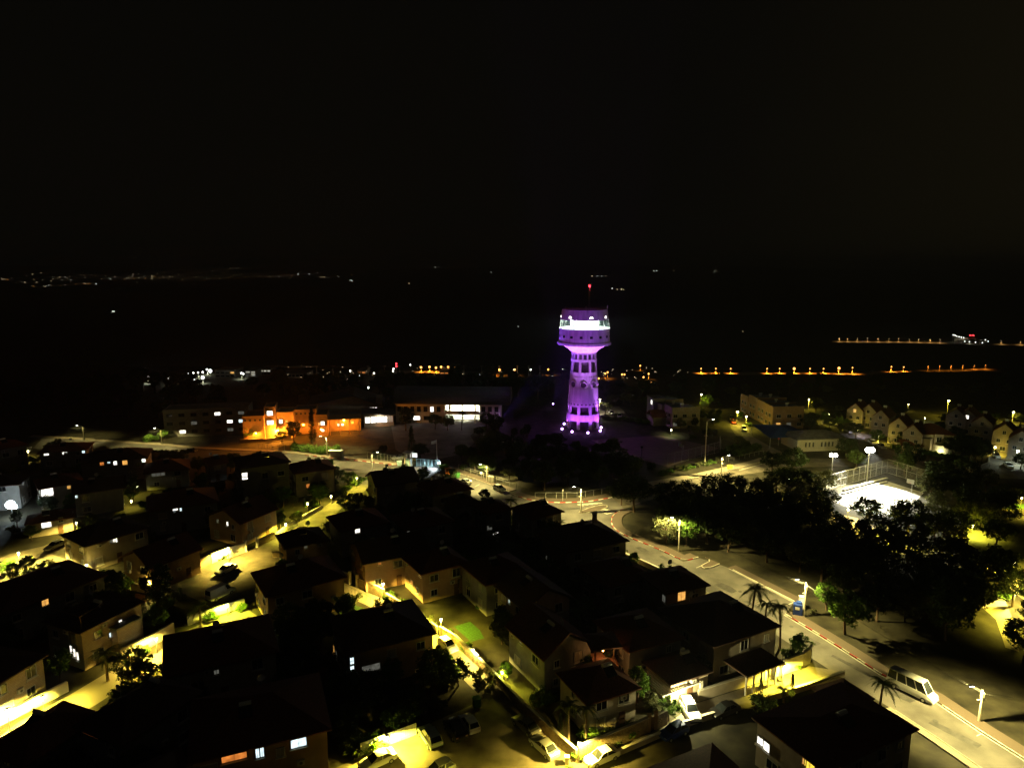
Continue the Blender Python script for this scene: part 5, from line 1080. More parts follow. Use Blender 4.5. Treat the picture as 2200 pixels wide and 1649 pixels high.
tp('tall', 'dark tree left of the glaring school wing', 872, 925, .85, 1); tp('oak', 'dark tree at the bright corner of the school wing', 935, 922, .8, 1); tp('oak', 'wide dark tree before the glaring recess', 962, 925, .75, 3); tp('palm', 'palm silhouetted against the glaring recess', 992, 924, .85, 0); tp('oak', 'dark tree at the right end of the school wing', 1045, 922, .85, 1)
tp('cypress', 'dark fir behind the guard booth', 885, 985, 1.0); tp('bush', 'bush lit beside the gate floodlight', 953, 1008, 1.1, 1); tp('hedge', 'dark bush by the green waste container', 968, 1030, 1.3); tp('bush', 'green lit bush at the left street lamp', 325, 948, 1.8, 1); tp('green', 'green tree beside the left street lamp', 352, 945, .6, 0)
for i in range(6): plant('hedge', 'round topped dark hedge tree along the road, one of six', G(322+i*14, 985), 1.3, 'round topped hedge trees')
for i, (x, y) in enumerate(((640, 966), (660, 969), (680, 972), (700, 975), (720, 972))): plant('bush', 'green shrub in the bank beside the bus shelter', G(x, y), 1.7, 'shrubs in the bank by the bus shelter', 1)
for i, (x, y) in enumerate(((1300, 892), (1315, 872), (1340, 868), (1355, 872))): plant('olive', 'pale round tree by the car park behind the tower', G(x, y), .9, 'trees by the tower car park')
for i, (x, y) in enumerate(((1340, 903), (1355, 906), (1370, 908), (1385, 910))): plant('bush', 'clipped hedge bush beside the tower car park', G(x, y), 1.3, 'hedge by the tower car park', 1)
for i, (x, y) in enumerate(((1440, 1015), (1455, 1012), (1470, 1010), (1485, 1006), (1500, 1003), (1515, 999), (1530, 996), (1545, 992), (1425, 1020))): plant('bush', 'low bush along the foot of the court bank', G(x, y), .9+.1*(i % 3), 'bushes along the court bank')
for i, (x, y) in enumerate(((1585, 978), (1605, 972), (1625, 966), (1600, 960), (1578, 966), (1560, 975))): plant('bush', 'leafy bush on the bank by the uphill street', G(x, y), 1.6, 'bushes by the uphill street', 0)
for i in range(12): plant('bush', 'trimmed hedge bush before the corner house', G(1925+i*13, 965+i*2.2), 1.1, 'hedge before the corner house', 1)
for i, (x, y) in enumerate(((2050, 985), (2065, 990), (2080, 994), (2095, 996), (2110, 994), (2070, 978), (2090, 982))): plant('oak', 'dark tree in the clump above the curved retaining wall', G(x, y), .95, 'tree clump above the curved wall')
def inside(p, poly_):
    c = False; n = len(poly_)
    for i in range(n):
        a, b = poly_[i], poly_[(i+1) % n]
        if (a[1] > p[1]) != (b[1] > p[1]) and p[0] < (b[0]-a[0])*(p[1]-a[1])/(b[1]-a[1])+a[0]: c = not c
    return c
def grove(poly_px, n, dmin, kinds, label, group, s0, s1, seed, avoid=(), tz=False):
    pts = [GT(*q) for q in poly_px] if tz else [G(*q) for q in poly_px]; pp = [(p.x, p.y) for p in pts]; rr = random.Random(seed); got = []; tries = 0
    x0, x1 = min(p[0] for p in pp), max(p[0] for p in pp); y0, y1 = min(p[1] for p in pp), max(p[1] for p in pp)
    while len(got) < n and tries < 6000:
        tries += 1; q = (rr.uniform(x0, x1), rr.uniform(y0, y1))
        if not inside(q, pp) or any(math.hypot(q[0]-a[0], q[1]-a[1]) < dmin for a in got) or any(inside(q, a) for a in avoid): continue
        got.append(q); plant(rr.choice(kinds), label, (q[0], q[1], terrain(*q)), rr.uniform(s0, s1), group)
path_px = [(1770, 1115), (1800, 1098), (1985, 1180), (2110, 1215), (2200, 1290), (2200, 1330), (2170, 1310), (2100, 1240), (1975, 1205)]
PATH = P2(path_px)
poly('park_path', P2([(1785, 1100), (1840, 1112), (1960, 1165), (2040, 1188), (2130, 1205), (2180, 1228), (2215, 1275), (2215, 1300), (2165, 1262), (2120, 1232), (2030, 1212), (1950, 1195), (1800, 1130)]), .02, 'paver')
poly('park_branch_path', P2([(2120, 1260), (2160, 1290), (2180, 1340), (2190, 1400), (2160, 1390), (2140, 1330), (2105, 1300)]), .024, 'paver')
COURT = P2([(1755, 1040), (1905, 1010), (2010, 1050), (2000, 1135), (1960, 1195), (1790, 1185), (1765, 1115)])
grove([(1400, 1120), (1470, 1105), (1640, 1055), (1760, 1060), (1790, 1100), (1900, 1130), (2010, 1160), (2080, 1215), (2110, 1290), (2090, 1360), (2050, 1400), (1960, 1385), (1880, 1360), (1800, 1290), (1700, 1240), (1560, 1195)], 66, 4.6, ['oak', 'oak', 'oak', 'olive'], 'dark tree in the unlit grove beside the main road', 'grove beside the main road', .85, 1.2, 3, (COURT,))
grove([(2005, 1045), (2060, 1040), (2170, 1060), (2190, 1110), (2160, 1190), (2060, 1180), (2000, 1120)], 20, 5.0, ['oak', 'oak', 'olive'], 'dim tree in the park between court and path', 'park trees right of the court', .85, 1.15, 5, (COURT, PATH))
grove([(2130, 1230), (2210, 1290), (2260, 1420), (2200, 1420), (2150, 1320)], 6, 5.0, ['oak'], 'tree beside the lit park path at the right edge', 'trees along the lit path', .8, 1.0, 6)
grove([(1000, 985), (1070, 935), (1190, 960), (1330, 1000), (1420, 1015), (1300, 1045), (1150, 1058), (1060, 1025)], 34, 5.5, ['oak', 'bush', 'hedge', 'tall'], 'dark thicket tree on the slope below the tower', 'thicket below the tower', .6, 1.0, 8)
grove([(-60, 905), (520, 905), (500, 870), (420, 838), (-120, 838)], 46, 8, ['tall', 'oak', 'tall'], 'dark tree in the black belt left of the school', 'tree belt left of the school', .8, 1.2, 9)
grove([(560, 862), (1190, 858), (1240, 828), (500, 828)], 40, 9, ['tall', 'oak'], 'dark tree in the belt behind the school', 'tree belt behind the school', .8, 1.2, 10)
grove([(1290, 865), (1900, 850), (2230, 860), (2230, 838), (1290, 838)], 34, 9, ['tall', 'oak', 'olive'], 'dark tree in the belt behind the terraces', 'tree belt behind the terraces', .7, 1.0, 11)
grove([(300, 1060), (900, 1060), (1040, 1160), (1150, 1330), (1000, 1330), (700, 1130), (420, 1130)], 22, 8, ['green', 'bush', 'olive', 'shortpalm'], 'unlit garden tree between the dark houses', 'garden trees among the dark houses', .5, .85, 12)
grove([(0, 1300), (140, 1290), (330, 1350), (300, 1420), (120, 1400), (0, 1400)], 7, 6, ['green', 'bush', 'hedge'], 'unlit garden tree left of the yellow lit house', 'garden trees left of the lit house', .6, .9, 13)
# dense dark gardens between the houses
BUSY = [(o.location.x, o.location.y) for o in bpy.data.objects if o.parent is None and o.get('category') in ('tree', 'palm', 'bush')]
ROADS += [P2([(1392, 893), (1432, 893), (1438, 945), (1386, 945)]), P2([(1058, 905), (1094, 905), (1098, 950), (1054, 950)]), P2([(1192, 912), (1312, 912), (1322, 965), (1182, 965)])]   # open ground round the floodlights
def free(q, r):
    for x, y, a, w, d in FOOT:
        dx, dy = q[0]-x, q[1]-y; u, v = dx*math.cos(a)+dy*math.sin(a), -dx*math.sin(a)+dy*math.cos(a)
        if abs(u) < w/2+r and abs(v) < d/2+r: return False
    for P in ROADS:
        for ox, oy in ((0, 0), (r, 0), (-r, 0), (0, r), (0, -r)):
            if inside((q[0]+ox, q[1]+oy), P): return False
    return True
def gardens(poly_px, n, label, group, seed):
    pp = P2(poly_px); rr = random.Random(seed); got = []; tries = 0
    x0, x1 = min(p[0] for p in pp), max(p[0] for p in pp); y0, y1 = min(p[1] for p in pp), max(p[1] for p in pp)
    while len(got) < n and tries < 4000:
        tries += 1; q = (rr.uniform(x0, x1), rr.uniform(y0, y1)); k = rr.choice(('oak', 'oak', 'green', 'olive', 'hedge', 'bush', 'bush', 'tall'))
        s = {'oak': rr.uniform(.45, .8), 'green': rr.uniform(.5, .8), 'olive': rr.uniform(.5, .75), 'hedge': rr.uniform(.8, 1.5), 'bush': rr.uniform(.8, 1.4), 'tall': rr.uniform(.35, .5)}[k]; r = {'oak': 4.1, 'green': 3.2, 'olive': 3.2, 'hedge': 1.4, 'bush': 1.4, 'tall': 3.6}[k]*s*.55
        if not inside(q, pp) or not free(q, r) or any(math.hypot(q[0]-a[0], q[1]-a[1]) < 1.6 for a in got+BUSY): continue
        got.append(q); plant(k, label, (q[0], q[1], 0), s, group)
gardens([(-60, 960), (320, 985), (420, 1060), (420, 1190), (200, 1190), (-60, 1180)], 57, 'dark garden tree among the roofs of the upper left streets', 'gardens of the upper left streets', 51)
gardens([(420, 985), (700, 1000), (780, 1080), (700, 1190), (560, 1120), (430, 1180)], 51, 'dark garden tree in the block left of the stepped street', 'gardens left of the stepped street', 52)
gardens([(-80, 1240), (330, 1250), (400, 1330), (300, 1420), (150, 1450), (-80, 1500)], 37, 'dark garden tree around the yellow lit house', 'gardens round the yellow lit house', 53)
gardens([(740, 1040), (900, 1030), (1080, 1090), (1180, 1150), (1300, 1230), (1200, 1290), (1050, 1300), (860, 1250), (740, 1190)], 78, 'dark garden tree in the unlit heart of the village', 'gardens in the heart of the village', 54)
gardens([(1060, 1300), (1300, 1200), (1480, 1290), (1620, 1380), (1560, 1450), (1400, 1540), (1230, 1570), (1090, 1440)], 68, 'dark garden tree above the lower street', 'gardens above the lower street', 55)
gardens([(560, 1230), (720, 1240), (930, 1400), (1000, 1480), (900, 1560), (740, 1620), (640, 1560), (560, 1440)], 57, 'dark garden tree between the big hip roofs', 'gardens between the big hip roofs', 56)
gardens([(330, 1440), (520, 1420), (420, 1560), (330, 1720), (100, 1720), (160, 1600)], 23, 'dark garden tree among the bottom left roofs', 'gardens among the bottom left roofs', 57)
gardens([(1290, 860), (1560, 870), (1660, 950), (1560, 970), (1420, 920)], 27, 'dark tree around the flat roofed houses', 'trees round the flat roofed houses', 58)
gardens([(1640, 880), (1860, 880), (2240, 900), (2240, 980), (2050, 985), (1900, 950), (1760, 965)], 57, 'dark garden tree on the terrace slope', 'gardens on the terrace slope', 59)
gardens([(800, 985), (870, 925), (1060, 925), (1200, 950), (1430, 960), (1380, 1040), (1130, 1050), (960, 1000)], 74, 'dark shrub or tree on the black slope by the school yard', 'slope by the school yard', 60)
# ================================================================ lamps
YEL, LED, WARM = (1.0, 0.80, 0.065), (1.0, 0.82, 0.26), (1.0, 0.80, 0.1)
def street_lamp(label, bx, by, ty, side=-1, power=1500, col=LED, name='street_lamp', arm=1.5, z=None):
    b = G(bx, by); h = ZA(bx, ty, b.y); T = thing(name, label, 'street lamp', (b.x, b.y, 0), 0.0)
    MB().tube((0, 0, -.1), (0, 0, h), .19, .12, 8).build('pole', 'polec', T)
    MB().box(0, 0, h*.68, 1.1, .12, .12).box(0, -.1, h*.84, .34, .3, .7).build('crossarm', 'polec', T)
    MB().path([(0, 0, h-.15), (side*.5, -.1, h+.35), (side*arm, -.25, h+.75)], .05, 6).build('arm', 'poleg', T)
    hd = MB().box(side*(arm+.3), -.3, h+.78, .8, .34, .12).build('lamp_head', 'poleg', T); MB().box(side*(arm+.3), -.3, h+.69, .6, .26, .05).build('led_panel', 'B_white', hd)
    batwing(lamp_light(T, (side*(arm+.3), -.3, h+.6), power*1.6, col, .12, 148, (0, 0, -1), .35), 9.0)
    return T, h
street_lamp('street lamp on a concrete pole in the traffic island', 1248, 1101, 1050, -1, 4400)
street_lamp('street lamp beside the electric cabinets and parked cars', 1046, 1034, 1001, -1, 3200)
street_lamp('street lamp in the pale tree at the grove edge', 1458, 1183, 1116, -1, 4200)
street_lamp('street lamp above the blue recycling box', 1727, 1323, 1250, -1, 4600)
street_lamp('street lamp at the verge below the minibus', 2103, 1549, 1480, -1, 4600)
street_lamp('street lamp above the road at the far left bushes', 348, 954, 923, -1, 1300); street_lamp('street lamp on a crossed pole behind the dark left roofs', 181, 945, 917, -1, 700); street_lamp('street lamp beside the bus shelter', 703, 979, 940, -1, 2600)
street_lamp('thin street lamp pole on the lower kerb of the side road', 1549, 1024, 982, 1, 6500); street_lamp('tall lamp pole standing in the dark court bank', 1514, 1000, 905, 1, 20)
street_lamp('street lamp at the left end of the gate road', 800, 1010, 975, 1, 2400)
def tall_lamp(label, bx, by, ty, power, col=YEL, r=.35, name='street_lamp', radius=.2, bulb='B_yellow', spot=None):
    b = G(bx, by); h = ZA(bx, ty, b.y); T = thing(name, label, 'street lamp', (b.x, b.y, 0)); MB().tube((0, 0, 0), (0, 0, h), .12, .07, 8).build('pole', 'polec', T)
    MB().box(0, 0, h+.1, 1.0, .3, .12).build('lamp_head', 'poleg', T); MB().ball((0, -.2, h), r, .7).build('bulb', bulb, T)
    lamp_light(T, (0, -.5, h-.35), power*2.0, col, radius, spot or 150, (0, 0, -1), .4)
    if any(w in label for w in ('tree', 'crown', 'glaring', 'leaning')): lamp_light(T, (0, -.7, h-.2), power*.5, col, radius)
    return T
def flood(label, bx, by, ty, power, aim_px, r=.55):
    b = G(bx, by); h = ZA(bx, ty, b.y); T = thing('floodlight_pole', label, 'floodlight', (b.x, b.y, 0)); MB().tube((0, 0, 0), (0, 0, h), .16, .10, 8).build('pole', 'polec', T)
    MB().box(0, 0, h, 1.8, .15, .15).build('crossbar', 'poleg', T)
    for sx in (-.6, .6): MB().ball((sx, -.25, h+.05), r).build('lamp', 'B_white', T)
    a = G(*aim_px); aim = Vector((a.x-b.x, a.y-b.y, -h)); lamp_light(T, (0, -.9, h+.1), power, (1, .96, .72), .3, 82, aim, .4); lamp_light(T, (0, .9, h-.3), power*(.09 if 'left' in label else .02), (1, .86, .2), .3)
flood('left floodlight pole beside the kindergarten road', 1785, 1037, 977, 70000, (1810, 1052), .5); flood('brighter right floodlight pole over the ball court', 1862, 1035, 966, 200000, (1880, 1056), .72)
tall_lamp('tall street lamp above the gabled row houses', 2034, 895, 860, 1500); tall_lamp('street lamp by the white rimmed roof at the right edge', 2174, 908, 885, 1500); tall_lamp('double street lamp in the green crown beside the apartments', 1505, 878, 847, 1500)
tall_lamp('street lamp leaning over the red car on the uphill street', 1583, 912, 884, 1600); tall_lamp('short bright lamp beside the white suv on the uphill street', 1602, 920, 894, 900, r=.3); tall_lamp('street lamp behind the ochre terraced block', 1736, 880, 858, 900, r=.3)
tall_lamp('glaring lamp on the terrace street between parked cars', 1778, 908, 890, 1300, r=.5); tall_lamp('lamp inside the round green tree on the terrace street', 1828, 922, 909, 900, r=.3); tall_lamp('lamp in the bright tree at the terrace street foot', 1886, 952, 937, 1000, r=.35)
tall_lamp('cool lamp beside the far street parked cars', 2182, 998, 968, 700, (.8, 1, .85), .35); tall_lamp('yellow lamp at the head of the far street', 2135, 975, 960, 900, r=.35); tall_lamp('small lamp post by the gabled terrace garden', 1950, 882, 868, 90, r=.2)
tall_lamp('thin lamp before the tower car park', 1269, 915, 879, 60, r=.25); tall_lamp('lamp over the tower car park trees', 1288, 890, 858, 1300, (1, .9, .6), .25)
def post_lamp(label, bx, by, ty=None, power=500, h=None, col=YEL, r=.22, name='post_lamp', open_=False):
    b = G(bx, by); h = h or ZA(bx, ty, b.y); T = thing(name, label, 'lamp post', (b.x, b.y, 0)); MB().tube((0, 0, 0), (0, 0, h-.45), .055, .045, 8).build('post', 'dframe', T)
    MB().lathe([(.06, h-.5), (r*.75, h-.2), (r, h+.05), (r*.6, h+.12), (.01, h+.12)], 12).build('lantern', 'B_yellow', T); MB().lathe([(.01, h+.22), (r*1.2, h+.14), (r*1.2, h+.10), (.01, h+.10)], 12).build('cap', 'dframe', T)
    k = (int(bx)*7+int(by)*3) % 5; tint = (col[0]*(1, .93, 1, .97, 1)[k], col[1]*(1, 1.08, .9, 1.03, .96)[k], col[2]*(1, .8, 1.6, 1, 2.2)[k])
    lo = lamp_light(T, (0, -.42, h-.15), power*5.6, tint, .1, 160, (0, 0, -1), .3); batwing(lo, 3.2, 1.3)
    if open_: lamp_light(T, (0, -.5, h+.3), power*.6, tint, .15)
    return T
post_lamp('torch shaped lamp on the bright white wall above the sedan', 492, 1206, 1176, 1300); post_lamp('lamp glaring on the stone wall of the upper walkway', 824, 1288, 1252, 900); post_lamp('brightest lamp of the walkway, half sunk in dry hedge', 948, 1368, 1328, 1100)
post_lamp('lamp glowing inside the small bush at the walkway foot', 1079, 1466, 1440, 420, r=.32, open_=True); post_lamp('lamp on the stone wall corner behind the white sedan', 1244, 1638, 1592, 1300); post_lamp('lamp before the tall white wall by the main road', 1682, 1462, 1428, 1900)
post_lamp('lamp blazing at the white board fence of the yard', 832, 1612, 1580, 1900); post_lamp('lamp in the overexposed corner of the left street', 44, 1222, 1186, 4200); post_lamp('slim lamp on the corner street above the silver car', 167, 1150, 1122, 600)
post_lamp('lamp in the green bush on the stepped street', 662, 1108, 1080, 420, open_=True); post_lamp('lamp hidden behind the big hip roof, flaring on a bush', 682, 1208, 1190, 800, open_=True); post_lamp('small lamp beside the glowing lawn', 188, 1236, 1212, 420, open_=True); post_lamp('small lamp by the yellow garden wall and lawn', 322, 1270, 1247, 500, open_=True)
post_lamp('lamp in the bright green hedge by the gate road', 767, 1048, 1026, 420, open_=True); post_lamp('lamp at the foot of the glaring bottom corner wall', 22, 1570, None, 1700, 3.2); post_lamp('lamp behind the dark house at the bottom corner', 95, 1530, None, 1200, 2.4); post_lamp('lamp at the overexposed bend beside the yellow wall', 338, 1402, None, 1300, 2.6)
post_lamp('lamp behind the black ridge lighting the white garden wall', 490, 1322, None, 700, 2.2); post_lamp('small white globe lamp beside the dark hip roofed house', 536, 1352, None, 30, 2.0, (1, 1, .9), .3); post_lamp('path lamp lighting a tree in the park', 2088, 1145, 1128, 1092, open_=True); post_lamp('path lamp standing by the park path bend', 2176, 1232, 1205, 1352)
post_lamp('lower path lamp beside the yellow bush', 2177, 1300, 1272, 1092, open_=True); post_lamp('lamp at the far right lawn in the park', 2192, 1092, 1068, 1092); post_lamp('lamp in the lit sapling of the park', 1692, 1056, 1028, 380, open_=True); post_lamp('path lamp under the trees below the ball court', 1905, 1152, None, 1092, 3.2); post_lamp('path lamp hidden left of the park trees', 1820, 1118, None, 700, 3.0)
post_lamp('path lamp hidden at the end of the park path', 2205, 1340, None, 1400, 3.2); post_lamp('lamp behind the lit balcony at the left edge', 62, 985, 968, 260); post_lamp('garden lamp under the lit leaves', 296, 1062, None, 60, 2.2); post_lamp('garden lamp on the lit rockery', 283, 1088, None, 60, 1.6); post_lamp('roadside lamp hidden behind the overexposed bend tree', 355, 1440, None, 700, 2.2)
post_lamp('yard lamp below the bottom edge of the parking yard', 1000, 1800, None, 1500, 4.5); post_lamp('lamp on the near side of the yard beside the bottom edge', 1150, 1800, None, 1100, 4.5)  # unseen lamps below the frame, added to light the yard
post_lamp('small lamp midway down the stone walled walkway', 889, 1330, None, 420, 2.6); post_lamp('small lamp low on the walkway beside the lower wall', 1016, 1424, None, 380, 2.4); post_lamp('low lamp at the ochre wall above the white van', 412, 1236, None, 420, 2.4); post_lamp('low lamp on the pale wall of the stepped street', 615, 1146, None, 420, 2.4)  # extra lamps added to brighten the left streets and walkway
post_lamp('low lamp at the bend of the stepped street hedge', 712, 1082, None, 260, 2.2)  # one more lamp added to carry the light along the street
for x_, y_ in ((1700, 938), (1748, 944), (1905, 926), (1986, 908), (2076, 926), (2012, 936), (2102, 942), (2150, 948), (1442, 934), (1482, 918), (1842, 935), (2125, 915)):
    T_ = post_lamp('small garden light among the dark terraces', x_, y_, None, 45, 2.0, (1, .9, .5), .16, 'garden_light', True); T_['group'] = 'garden lights among the terraces'
for i_, (x_, y_) in enumerate(((470, 1203), (505, 1190), (840, 1290), (868, 1303), (905, 1330), (962, 1362), (1000, 1395), (1240, 1622), (1275, 1612), (1660, 1448), (1705, 1432), (812, 1600), (850, 1585), (60, 1205), (20, 1212), (178, 1138), (150, 1152), (640, 1108), (680, 1090), (745, 1052), (785, 1030), (300, 1262), (340, 1262), (165, 1228), (360, 1405), (310, 1402), (520, 1310), (455, 1330))):
    plant('bush', 'lamp lit green shrub at the foot of a street wall', G(x_, y_), .55+.12*(i_ % 4), 'shrubs lit by the post lamps', 1)
b = G(27, 1112); T = thing('work_floodlight', 'dazzling cold white floodlight on a bracket at the left edge', 'floodlight', (b.x, b.y, 0)); MB().tube((0, 0, 0), (0, 0, 3.2), .07, .07, 6).build('post', 'poleg', T); MB().ball((0, -.2, 3.4), 1.0).build('lamp', 'B_blue', T); MB().box(.9, -.1, 2.9, 1.0, .3, .8).build('reflector', 'B_blue', T); lamp_light(T, (.3, -1.6, 3.4), 260, (.75, .93, 1), .3); lamp_light(T, (0, 1.2, 3.8), 25, (.75, .93, 1), .3)
# overhead wires
def wire(label, pts, sag=.7):
    a, b = Vector(pts[0]), Vector(pts[1]); m = MB()
    for s in (-.35, .35):
        prev = None
        for k in range(13):
            t = k/12; p = a.lerp(b, t)+Vector((0, s, -sag*4*t*(1-t)))
            if prev: m.tube(prev, p, .014, .014, 4, False)
            prev = p
    tag(m.build('power_line', 'wire'), label, 'cable')
def topof(bx, by, ty): b = G(bx, by); return (b.x, b.y, ZA(bx, ty, b.y)-.4)
wire('pair of wires from the lower lamp pole to the right edge', (topof(2103, 1549, 1480), (92, 70, 6.6))); wire('pair of wires strung between the two roadside lamp poles', (topof(1727, 1323, 1250), topof(2103, 1549, 1480))); wire('pair of wires from the blue box lamp toward the grove lamp', (topof(1458, 1183, 1116), topof(1727, 1323, 1250)))
wire('wire from the far left lamp pole along the road', (topof(181, 945, 917), topof(348, 954, 923))); wire('wire leaving the left lamp pole to the picture edge', (topof(181, 945, 917), (-230, 240, 6.5)))
# ================================================================ cars
def car_mesh(kind, col):
    P = dict(sedan=(4.5, .88, [(-2.25, .45, .78), (-2.1, .28, .96), (-1.3, .25, 1.0), (.6, .22, .95), (1.5, .24, .86), (2.1, .28, .72), (2.25, .4, .6)], (-1.75, -1.0, .25, 1.15, 1.42)),
             hatch=(4.0, .86, [(-2.0, .42, .85), (-1.9, .28, 1.0), (-1.2, .25, 1.02), (.5, .22, .98), (1.35, .24, .88), (1.85, .28, .72), (2.0, .4, .6)], (-1.92, -1.45, .15, 1.0, 1.5)),
             suv=(4.5, .93, [(-2.25, .5, .95), (-2.15, .34, 1.1), (-1.3, .3, 1.12), (.6, .28, 1.08), (1.5, .3, 1.0), (2.1, .34, .85), (2.25, .48, .7)], (-2.15, -1.75, .2, 1.05, 1.72)),
             minibus=(6.4, 1.0, [(-3.2, .45, 1.1), (-3.1, .34, 1.35), (-1.5, .3, 1.38), (1.5, .3, 1.36), (2.3, .3, 1.25), (3.0, .34, 1.0), (3.2, .45, .8)], (-3.15, -2.95, 1.6, 2.5, 2.65)),
             van=(5.4, .98, [(-2.7, .45, 1.1), (-2.62, .34, 1.35), (-1.5, .3, 1.38), (1.3, .3, 1.36), (1.9, .3, 1.2), (2.5, .34, 1.0), (2.7, .45, .8)], (-2.68, -2.6, 1.0, 1.9, 2.3)))[kind]
    L, w, st, (g0, g1_, g2_, g3, rz_) = P; m = MB(); V = []; Fc = []
    for x, zb, zt in st:
        k = .90 if abs(x) > L/2-.05 else .97 if abs(x) > L/2-.25 else 1.0
        V += [(x, -w*k*.94, zb), (x, -w*k, (zb+zt)/2), (x, -w*k*.93, zt), (x, w*k*.93, zt), (x, w*k, (zb+zt)/2), (x, w*k*.94, zb)]
    for i in range(len(st)-1):
        for j in range(6): a, b = i*6+j, i*6+(j+1) % 6; Fc.append((a, b, b+6, a+6))
    Fc += [tuple(range(6))[::-1], tuple(range((len(st)-1)*6, len(st)*6))]; m.add(V, Fc)
    zb = max(s[2] for s in st)-.06; zf = zb-.1; wb, wt = w*.9, w*.74
    B = [(g0, -wb, zb), (g3, -wb, zf), (g3, wb, zf), (g0, wb, zb)]; Tt = [(g1_, -wt, rz_), (g2_, -wt, rz_), (g2_, wt, rz_), (g1_, wt, rz_)]
    m.add(B+Tt, [(0, 1, 5, 4), (1, 2, 6, 5), (2, 3, 7, 6), (3, 0, 4, 7), (4, 5, 6, 7)])
    body = m.mesh('body', 'car_'+col); parts = [('body', body)]
    def quad(name, c, f=.1, e=.015, mt='glass'):
        c = [Vector(p) for p in c]; ctr = sum(c, Vector())/4; n = (c[1]-c[0]).cross(c[3]-c[0]).normalized(); q = [p.lerp(ctr, f)+n*e for p in c]
        qq = MB(); qq.add([tuple(p) for p in q]+[tuple(p-n*e*2) for p in q], [(0, 1, 2, 3), (0, 4, 5, 1), (1, 5, 6, 2), (2, 6, 7, 3), (3, 7, 4, 0)]); parts.append((name, qq.mesh(name, mt)))
    quad('windscreen', [B[1], B[2], Tt[2], Tt[1]]); quad('rear_window', [B[3], B[0], Tt[0], Tt[3]], .14)
    if kind != 'van':
        ns = 4 if kind == 'minibus' else 2
        for i in range(ns):
            def mix(a, b, t): return tuple(a[k]*(1-t)+b[k]*t for k in range(3))
            t0, t1 = i/ns, (i+1)/ns
            quad('side_window', [mix(B[0], B[1], t0), mix(B[0], B[1], t1), mix(Tt[0], Tt[1], t1), mix(Tt[0], Tt[1], t0)], .12); quad('side_window', [mix(B[2], B[3], t0), mix(B[2], B[3], t1), mix(Tt[2], Tt[3], t1), mix(Tt[2], Tt[3], t0)], .12)
    else:
        for sg in (-1, 1):
            p = [(g3-1.1, sg*wb, zf+.02), (g3-.15, sg*wb, zf), (g2_+.05, sg*wt, rz_-.15), (g2_-.45, sg*wt, rz_-.15)]
            quad('side_window', p if sg < 0 else p[::-1], .1, .05)
    xf, zfz = L/2, st[-1][2]
    for sg in (-1, 1):
        parts.append(('headlight', MB().box(xf-.08, sg*w*.68, zfz-.02, .16, .34, .16).mesh('headlight', 'steel'))); parts.append(('tail_light', MB().box(-xf+.06, sg*w*.7, st[0][2]-.04, .14, .3, .16).mesh('tail_light', 'tail')))
    parts.append(('bumper', MB().box(xf-.02, 0, .42, .14, w*1.7, .22).box(-xf+.02, 0, .45, .14, w*1.7, .22).mesh('bumper', 'black' if kind in ('van', 'suv') else 'car_'+col)))
    wr = .36 if kind in ('minibus', 'van', 'suv') else .31; wx = L*.31
    tyre = MB().tube((0, -.11, 0), (0, .11, 0), wr, wr, 16).mesh('wheel', 'tyre'); rimm = MB().tube((0, -.13, 0), (0, .13, 0), wr*.6, wr*.6, 12).mesh('rim', 'rim')
    return parts, tyre, rimm, [(sx*wx, sy*(w-.1), wr) for sx in (-1, 1) for sy in (-1, 1)]
CARS = {}
def car(label, kind, col, c, a, b, name='parked_car', grp=None):
    if (kind, col) not in CARS: CARS[kind, col] = car_mesh(kind, col)
    parts, tyre, rimm, wp = CARS[kind, col]; g = G(*c); p, q = G(*a), G(*b)
    T = thing(name, label, {'minibus': 'minibus', 'van': 'van'}.get(kind, 'car'), (g.x, g.y, .02), math.atan2(q.y-p.y, q.x-p.x), grp)
    for n, me in parts: link(n, me, T)
    for w_ in wp: o = link('wheel', tyre, T, w_); link('rim', rimm, o)
    return T
car('silver sedan parked on the curve above the dark roofs', 'sedan', 'silver', (999, 1038), (1040, 1036), (985, 1016)); car('white hatchback parked at the end of the painted kerb', 'hatch', 'white', (1073, 1053), (1040, 1036), (1094, 1056))
car('white minibus driving down the main road', 'minibus', 'white', (1958, 1488), (1894, 1448), (2004, 1501), 'minibus'); car('white sedan shining under the stone wall lamp', 'sedan', 'white', (1293, 1632), (1345, 1610), (1245, 1653)); car('blue hatchback on the lower street', 'hatch', 'blue', (1447, 1579), (1490, 1558), (1405, 1597))
car('white suv under the glowing carport', 'suv', 'white', (1482, 1534), (1470, 1510), (1490, 1545)); car('dark sedan shaded on the lower street', 'sedan', 'black', (1556, 1532), (1600, 1515), (1520, 1545)); car('dark grey sedan with red tail lamps beside the yard wall', 'sedan', 'grey', (1130, 1564), (1160, 1592), (1100, 1540)); car('silver sedan nearest the yard wall corner', 'sedan', 'silver', (1169, 1611), (1200, 1640), (1138, 1583))
car('white hatchback at the right end of the yard row', 'hatch', 'white', (1008, 1560), (1020, 1575), (992, 1535)); car('black suv between the white hatchback and pale car', 'suv', 'black', (978, 1574), (990, 1590), (962, 1548)); car('pale green suv at the left end of the yard row', 'suv', 'pale', (924, 1590), (938, 1608), (906, 1562)); car('overexposed white sedan below the board fence', 'sedan', 'white', (812, 1640), (870, 1615), (765, 1661)); car('pale hatchback cut by the bottom edge of the yard', 'hatch', 'silver', (942, 1662), (985, 1640), (900, 1680))
